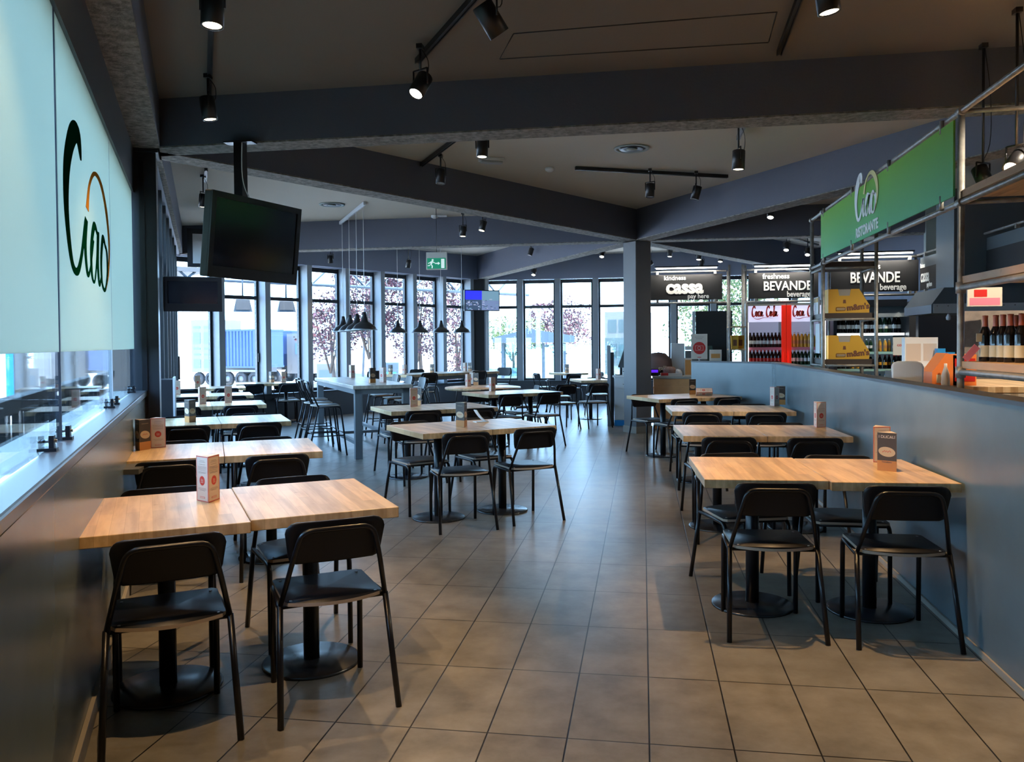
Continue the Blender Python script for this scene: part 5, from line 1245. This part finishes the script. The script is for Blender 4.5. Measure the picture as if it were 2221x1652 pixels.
p = gp(596, 63.5); truck((p.x, p.y, GZ), R(-10), 'second blue container on a white lorry with its cab pointing right', 1.5, cab=True)
p = gp(415, 62); r = empty('truck', (p.x, p.y, GZ), R(-10), 'white lorry end with teal panels seen through the leftmost window', 'truck')
MB().box(0, 1.95, 0, 3, .9, 4.6).build('body', 'truck_white', r)
for i in range(2):
    for z0, z1 in ((4.0, 4.15), (2.9, 3.7), (2.5, 2.62), (2.1, 2.2), (1.2, 1.8)): MB().box(.2+i*.9, .8+i*.9, -.03, -.001, z0, z1).build('panel', 'teal_panel', r)
for x in (.5, 1.5): wheel(r, x, .2, .45, .45)
def car(loc, rz, label, paint='car_blue'):
    r = empty('car', loc, rz, label, 'car')
    prof = [(-2.1, .35), (2.1, .35), (2.15, .75), (1.25, .92), (.55, 1.42), (-.9, 1.46), (-1.75, 1.0), (-2.12, .9)]
    MB().prism(prof, -.85, .85, 0, Matrix.Rotation(PI/2, 4, 'X')).build('car_body', paint, r, bevel=.06)
    g_ = [(1.08, .96), (.52, 1.36), (-.85, 1.40), (-1.5, 1.02)]
    MB().prism(g_, -.862, .862, 0, Matrix.Rotation(PI/2, 4, 'X')).build('side_windows', 'car_glass', r)
    for x in (-1.35, 1.35):
        for y in (-.8, .8): wheel(r, x, y, .32, .32, .2)
    MB().box(-2.16, -2.1, -.75, -.5, .72, .9).box(-2.16, -2.1, .5, .75, .72, .9).build('tail_lights', 'red', r)
    return r
p = gp(690, 22.5); car((p.x, p.y, GZ), R(8), 'blue car parked outside between the window fins')
p = gp(775, 40); car((p.x, p.y, GZ), R(5), 'pale car further away behind the pendant lamps', 'truck_white')
p = gp(1093, 44); car((p.x, p.y, GZ), R(0), 'white car left of the kiosk outside', 'truck_white')
# petrol pump, canopy with truss and floodlights
p = gp(708, 38); r = empty('fuel_pump', (p.x, p.y, GZ), R(10), 'grey fuel pump under the purple tree', 'fuel pump')
MB().box(-.4, .4, -.25, .25, .1, 1.9).build('case', 'rim', r, bevel=.03); MB().box(-.28, .28, -.27, -.251, 1.2, 1.6).build('display', 'kiosk_blue', r); MB().box(-.6, .6, -.45, .45, 0, .1).build('plinth', 'kerb', r)
p = gp(850, 34); r = empty('fuel_pump', (p.x, p.y, GZ), R(10), 'blue fuel pump seen through the middle left windows', 'fuel pump')
MB().box(-.3, .3, -.25, .25, .1, 2.0).build('case', 'kiosk_blue', r, bevel=.03); MB().box(-.2, .2, -.27, -.251, 1.3, 1.6).build('display', 'blue_skirt', r)
r = empty('roof_canopy', (-10.5, 17.5, 0), R(52), 'pale sloping awning roof with floodlights outside the top of the left windows', 'canopy')
MB().box(-4.5, .5, -.2, 3.6, 3.2, 3.3).build('roof_sheet', 'canopy', r)
tr = MB()
for k in range(9): x = -4+k*1.6; tr.tube([(x, -.1, 3.75), (x+.8, -.1, 3.05), (x+1.6, -.1, 3.75)], .035, 6)
tr.tube([(-5, -.1, 3.78), (11, -.1, 3.78)], .05, 6).tube([(-5, -.1, 3.04), (11, -.1, 3.04)], .05, 6); tr.build('truss', 'steel_out', r)
for px, D, lb in ((528, 19, 'left'), (622, 19, 'right')):
    q = gp(px, D); zz = CAMH+(748-664)/FPX*D*1.02
    f = empty('floodlight', (q.x, q.y, zz), R(30), 'grey floodlight hanging outside the windows, %s one' % lb, 'floodlight', 'floodlights outside')
    MB().prism([(-.2, -.16), (.2, -.16), (.13, .16), (-.13, .16)], -.12, .12, 0, Matrix.Rotation(PI/2, 4, 'X')).build('lamp_case', 'steel_out', f); MB().box(-.15, .15, -.13, -.121, -.12, .1).build('lens', 'rim', f)
    MB().tube([(0, 0, .16), (0, 0, .8)], .02, 6).build('hanger', 'steel_out', f)
# trees
def tree(px, D, zc, rx, rz_, leaf, label, n=900, tz=None, seed=1, size=.22, trunk=True):
    rn = random.Random(seed); p = gp(px, D); r = empty('tree', (p.x, p.y, GZ), 0, label, 'tree', None)
    mb = MB()
    for k in range(n):
        while True:
            v = Vector((rn.uniform(-1, 1), rn.uniform(-1, 1), rn.uniform(-1, 1)))
            if .1 < v.length < 1: break
        lump = 1+.25*math.sin(v.x*5+seed)*math.cos(v.z*6)
        c_ = Vector((v.x*rx*lump, v.y*rx*lump, zc-GZ+v.z*rz_*lump))
        a = Vector((rn.gauss(0, 1), rn.gauss(0, 1), rn.gauss(0, 1))).normalized(); b = a.cross(Vector((rn.gauss(0, 1), rn.gauss(0, 1), rn.gauss(0, 1)))).normalized(); s = size*rn.uniform(.5, 1.2)
        mb.add([c_-a*s*.6, c_-b*s*.3, c_+a*s*.6, c_+b*s*.3], [(0, 1, 2, 3)])
    mb.build('foliage', leaf, r)
    if trunk:
        t = MB(); t.tube([(0, 0, 0), (.1, .05, (zc-GZ)*.5), (0, 0, zc-GZ)], .09, 8, r1=.04)
        for k in range(6):
            a = rn.uniform(0, 6.28); t.tube([(0, 0, (zc-GZ)*.55), (math.cos(a)*rx*.45, math.sin(a)*rx*.45, (zc-GZ)+rn.uniform(-.1, .3)*rz_), (math.cos(a)*rx*.8, math.sin(a)*rx*.8, (zc-GZ)+rn.uniform(-.2, .6)*rz_)], .03, 6, r1=.01)
        t.build('trunk', 'trunk', r)
    return r
tree(716, 26, 2.1, 1.05, 1.0, 'leaf_purple', 'purple-leaved tree seen through the left windows above the fuel pump', 3000, seed=3, size=.10)
tree(800, 25, 2.9, 1.2, 1.5, 'leaf_purple', 'purple-leaved tree behind the four near pendant lamps', 4200, seed=4, size=.10)
tree(905, 25, 2.7, 1.35, 1.8, 'leaf_purple', 'large purple-leaved tree behind the far pendant lamps', 5500, seed=5, size=.10)
tree(990, 27, 1.6, 1.0, 1.7, 'leaf_purple', 'low purple-leaved tree left of the corner pillar', 3200, seed=6, size=.10)
tree(1210, 46, 2.5, 2.0, 1.5, 'leaf_purple', 'distant purple-leaved tree behind the kiosk', 3500, seed=7, size=.17)
tree(1110, 44, 2.0, 1.9, 1.0, 'leaf_green', 'yellow-green bush behind the kiosk', 2600, seed=8, size=.16)
tree(1545, 30, 2.8, 1.7, 1.6, 'leaf_green', 'green tree behind the pay counter windows', 2600, seed=9, size=.14)
tree(1610, 29, 2.9, 1.6, 2.0, 'leaf_green', 'green tree in the gap between the counter signs', 2600, seed=10, size=.14)
# kiosk
p = gp(1090, 30.5); q = gp(1225, 30.5); W = (q-p).length
r = empty('glass_kiosk', (p.x, p.y, GZ), math.atan2((q-p).y, (q-p).x), 'pale blue glass kiosk with a pitched roof edge outside the back windows', 'kiosk')
for x in (0, W*.33, W*.66, W):
    for y in (0, 2.0): MB().box(x-.05, x+.05, y-.05, y+.05, 0, 2.75).build('post', 'kiosk_blue', r)
MB().box(.06, W*.33-.06, 0, .02, .2, 2.7).box(W*.66+.06, W-.06, 0, .02, .2, 2.7).box(.06, W-.06, 1.98, 2.0, .2, 2.7).build('pane', 'kiosk_glass', r)
MB().box(.06, W-.06, -.01, .03, .2, .75).build('lower_panel', 'kiosk_blue', r)
MB().prism([(-.35, 2.76), (W+.35, 2.76), (W+.35, 3.0), (W*.42, 3.28), (-.35, 2.95)], -2.3, .3, 0, Matrix.Rotation(PI/2, 4, 'X')).build('roof', 'kiosk_blue', r)
# buildings far away
p = gp(1312, 70); r = empty('building', (p.x, p.y, GZ), R(-6), 'pale building with dark windows on the right of the back windows', 'building')
MB().box(0, 3.6, 0, 8, 0, 5.4).build('walls', 'build_wall', r)
for x in (.3, 1.2, 2.1):
    MB().box(x, x+.7, -.05, -.001, 3.6, 4.7).build('window', 'build_win', r); MB().box(x, x+.7, -.05, -.001, 1.4, 2.6).build('window', 'build_win', r)
p = gp(1240, 60); o = MB().box(0, 5, 0, .1, 0, 3.1).build('glass_fence', 'kiosk_glass', loc=(p.x, p.y, GZ), rz=R(-3)); tag(o, 'pale green glass screen right of the kiosk', 'fence')
# lamp mast in front of the petrol station
p = gp(800, 33); o = MB().tube([(-.35, 0, 0), (0, 0, 6)], .05, 8).tube([(.35, 0, 0), (0, 0, 6)], .05, 8).build('mast', 'steel_out', loc=(p.x, p.y, GZ)); tag(o, 'pale blue slanting mast behind the tall bar table', 'mast')
# terrace: railing and trucks behind the left glass
r = empty('terrace_railing', (0, 0, 0), 0, 'grey railing with wide flat bars on the terrace outside the left glass', 'railing')
ra, rb = Vector((-3.3, 3.35)), Vector((-7.55, 10.6)); dv = (rb-ra); Lr = dv.length; r.location = (ra.x, ra.y, -.02); r.rotation_euler = (0, 0, math.atan2(dv.y, dv.x))
MB().box(0, Lr, -.05, .05, 1.05, 1.15).build('top_rail', 'rail_grey', r); MB().cyl((0, -.14, .82), (Lr*.8, -.14, .82), .024, 10).build('hand_rail', 'rail_grey', r)
n = int(Lr/.42)
for k in range(n): MB().box(.1+k*.42, .26+k*.42, -.02, .02, 0, 1.05).build('bar', 'rail_grey', r)
for k in range(5): MB().cyl((.4+k*1.4, -.14, .0), (.4+k*1.4, -.14, .82), .02, 8).build('hand_rail_post', 'rail_grey', r)
p = gp(22, 30); tk = truck((p.x, p.y, GZ), R(40), 'white box lorry with a blue frame seen below the frosted glass', 4.6, False, 'truck_white', True)
MB().box(-.1, 4.7, -1.3, -1.27, 1.0, 1.3).box(-.1, .1, -1.3, -1.27, 1.3, 3.9).box(4.5, 4.7, -1.3, -1.27, 1.3, 3.9).build('blue_frame', 'blue_skirt', tk)
p = gp(30, 15); car((p.x, p.y, GZ), R(60), 'dark red-lit car on the terrace side beyond the railing', 'grey_metal')
# a light-coloured terrace table seen through the glass
r = empty('terrace_table', (-3.5, 4.5, -.02), R(20), 'white terrace table just outside the left glass', 'table')
MB().box(-.5, .5, -.4, .4, .74, .77).build('tabletop', 'truck_white', r); MB().cyl((0, 0, 0), (0, 0, .74), .03, 10).build('pedestal', 'grey_metal', r)
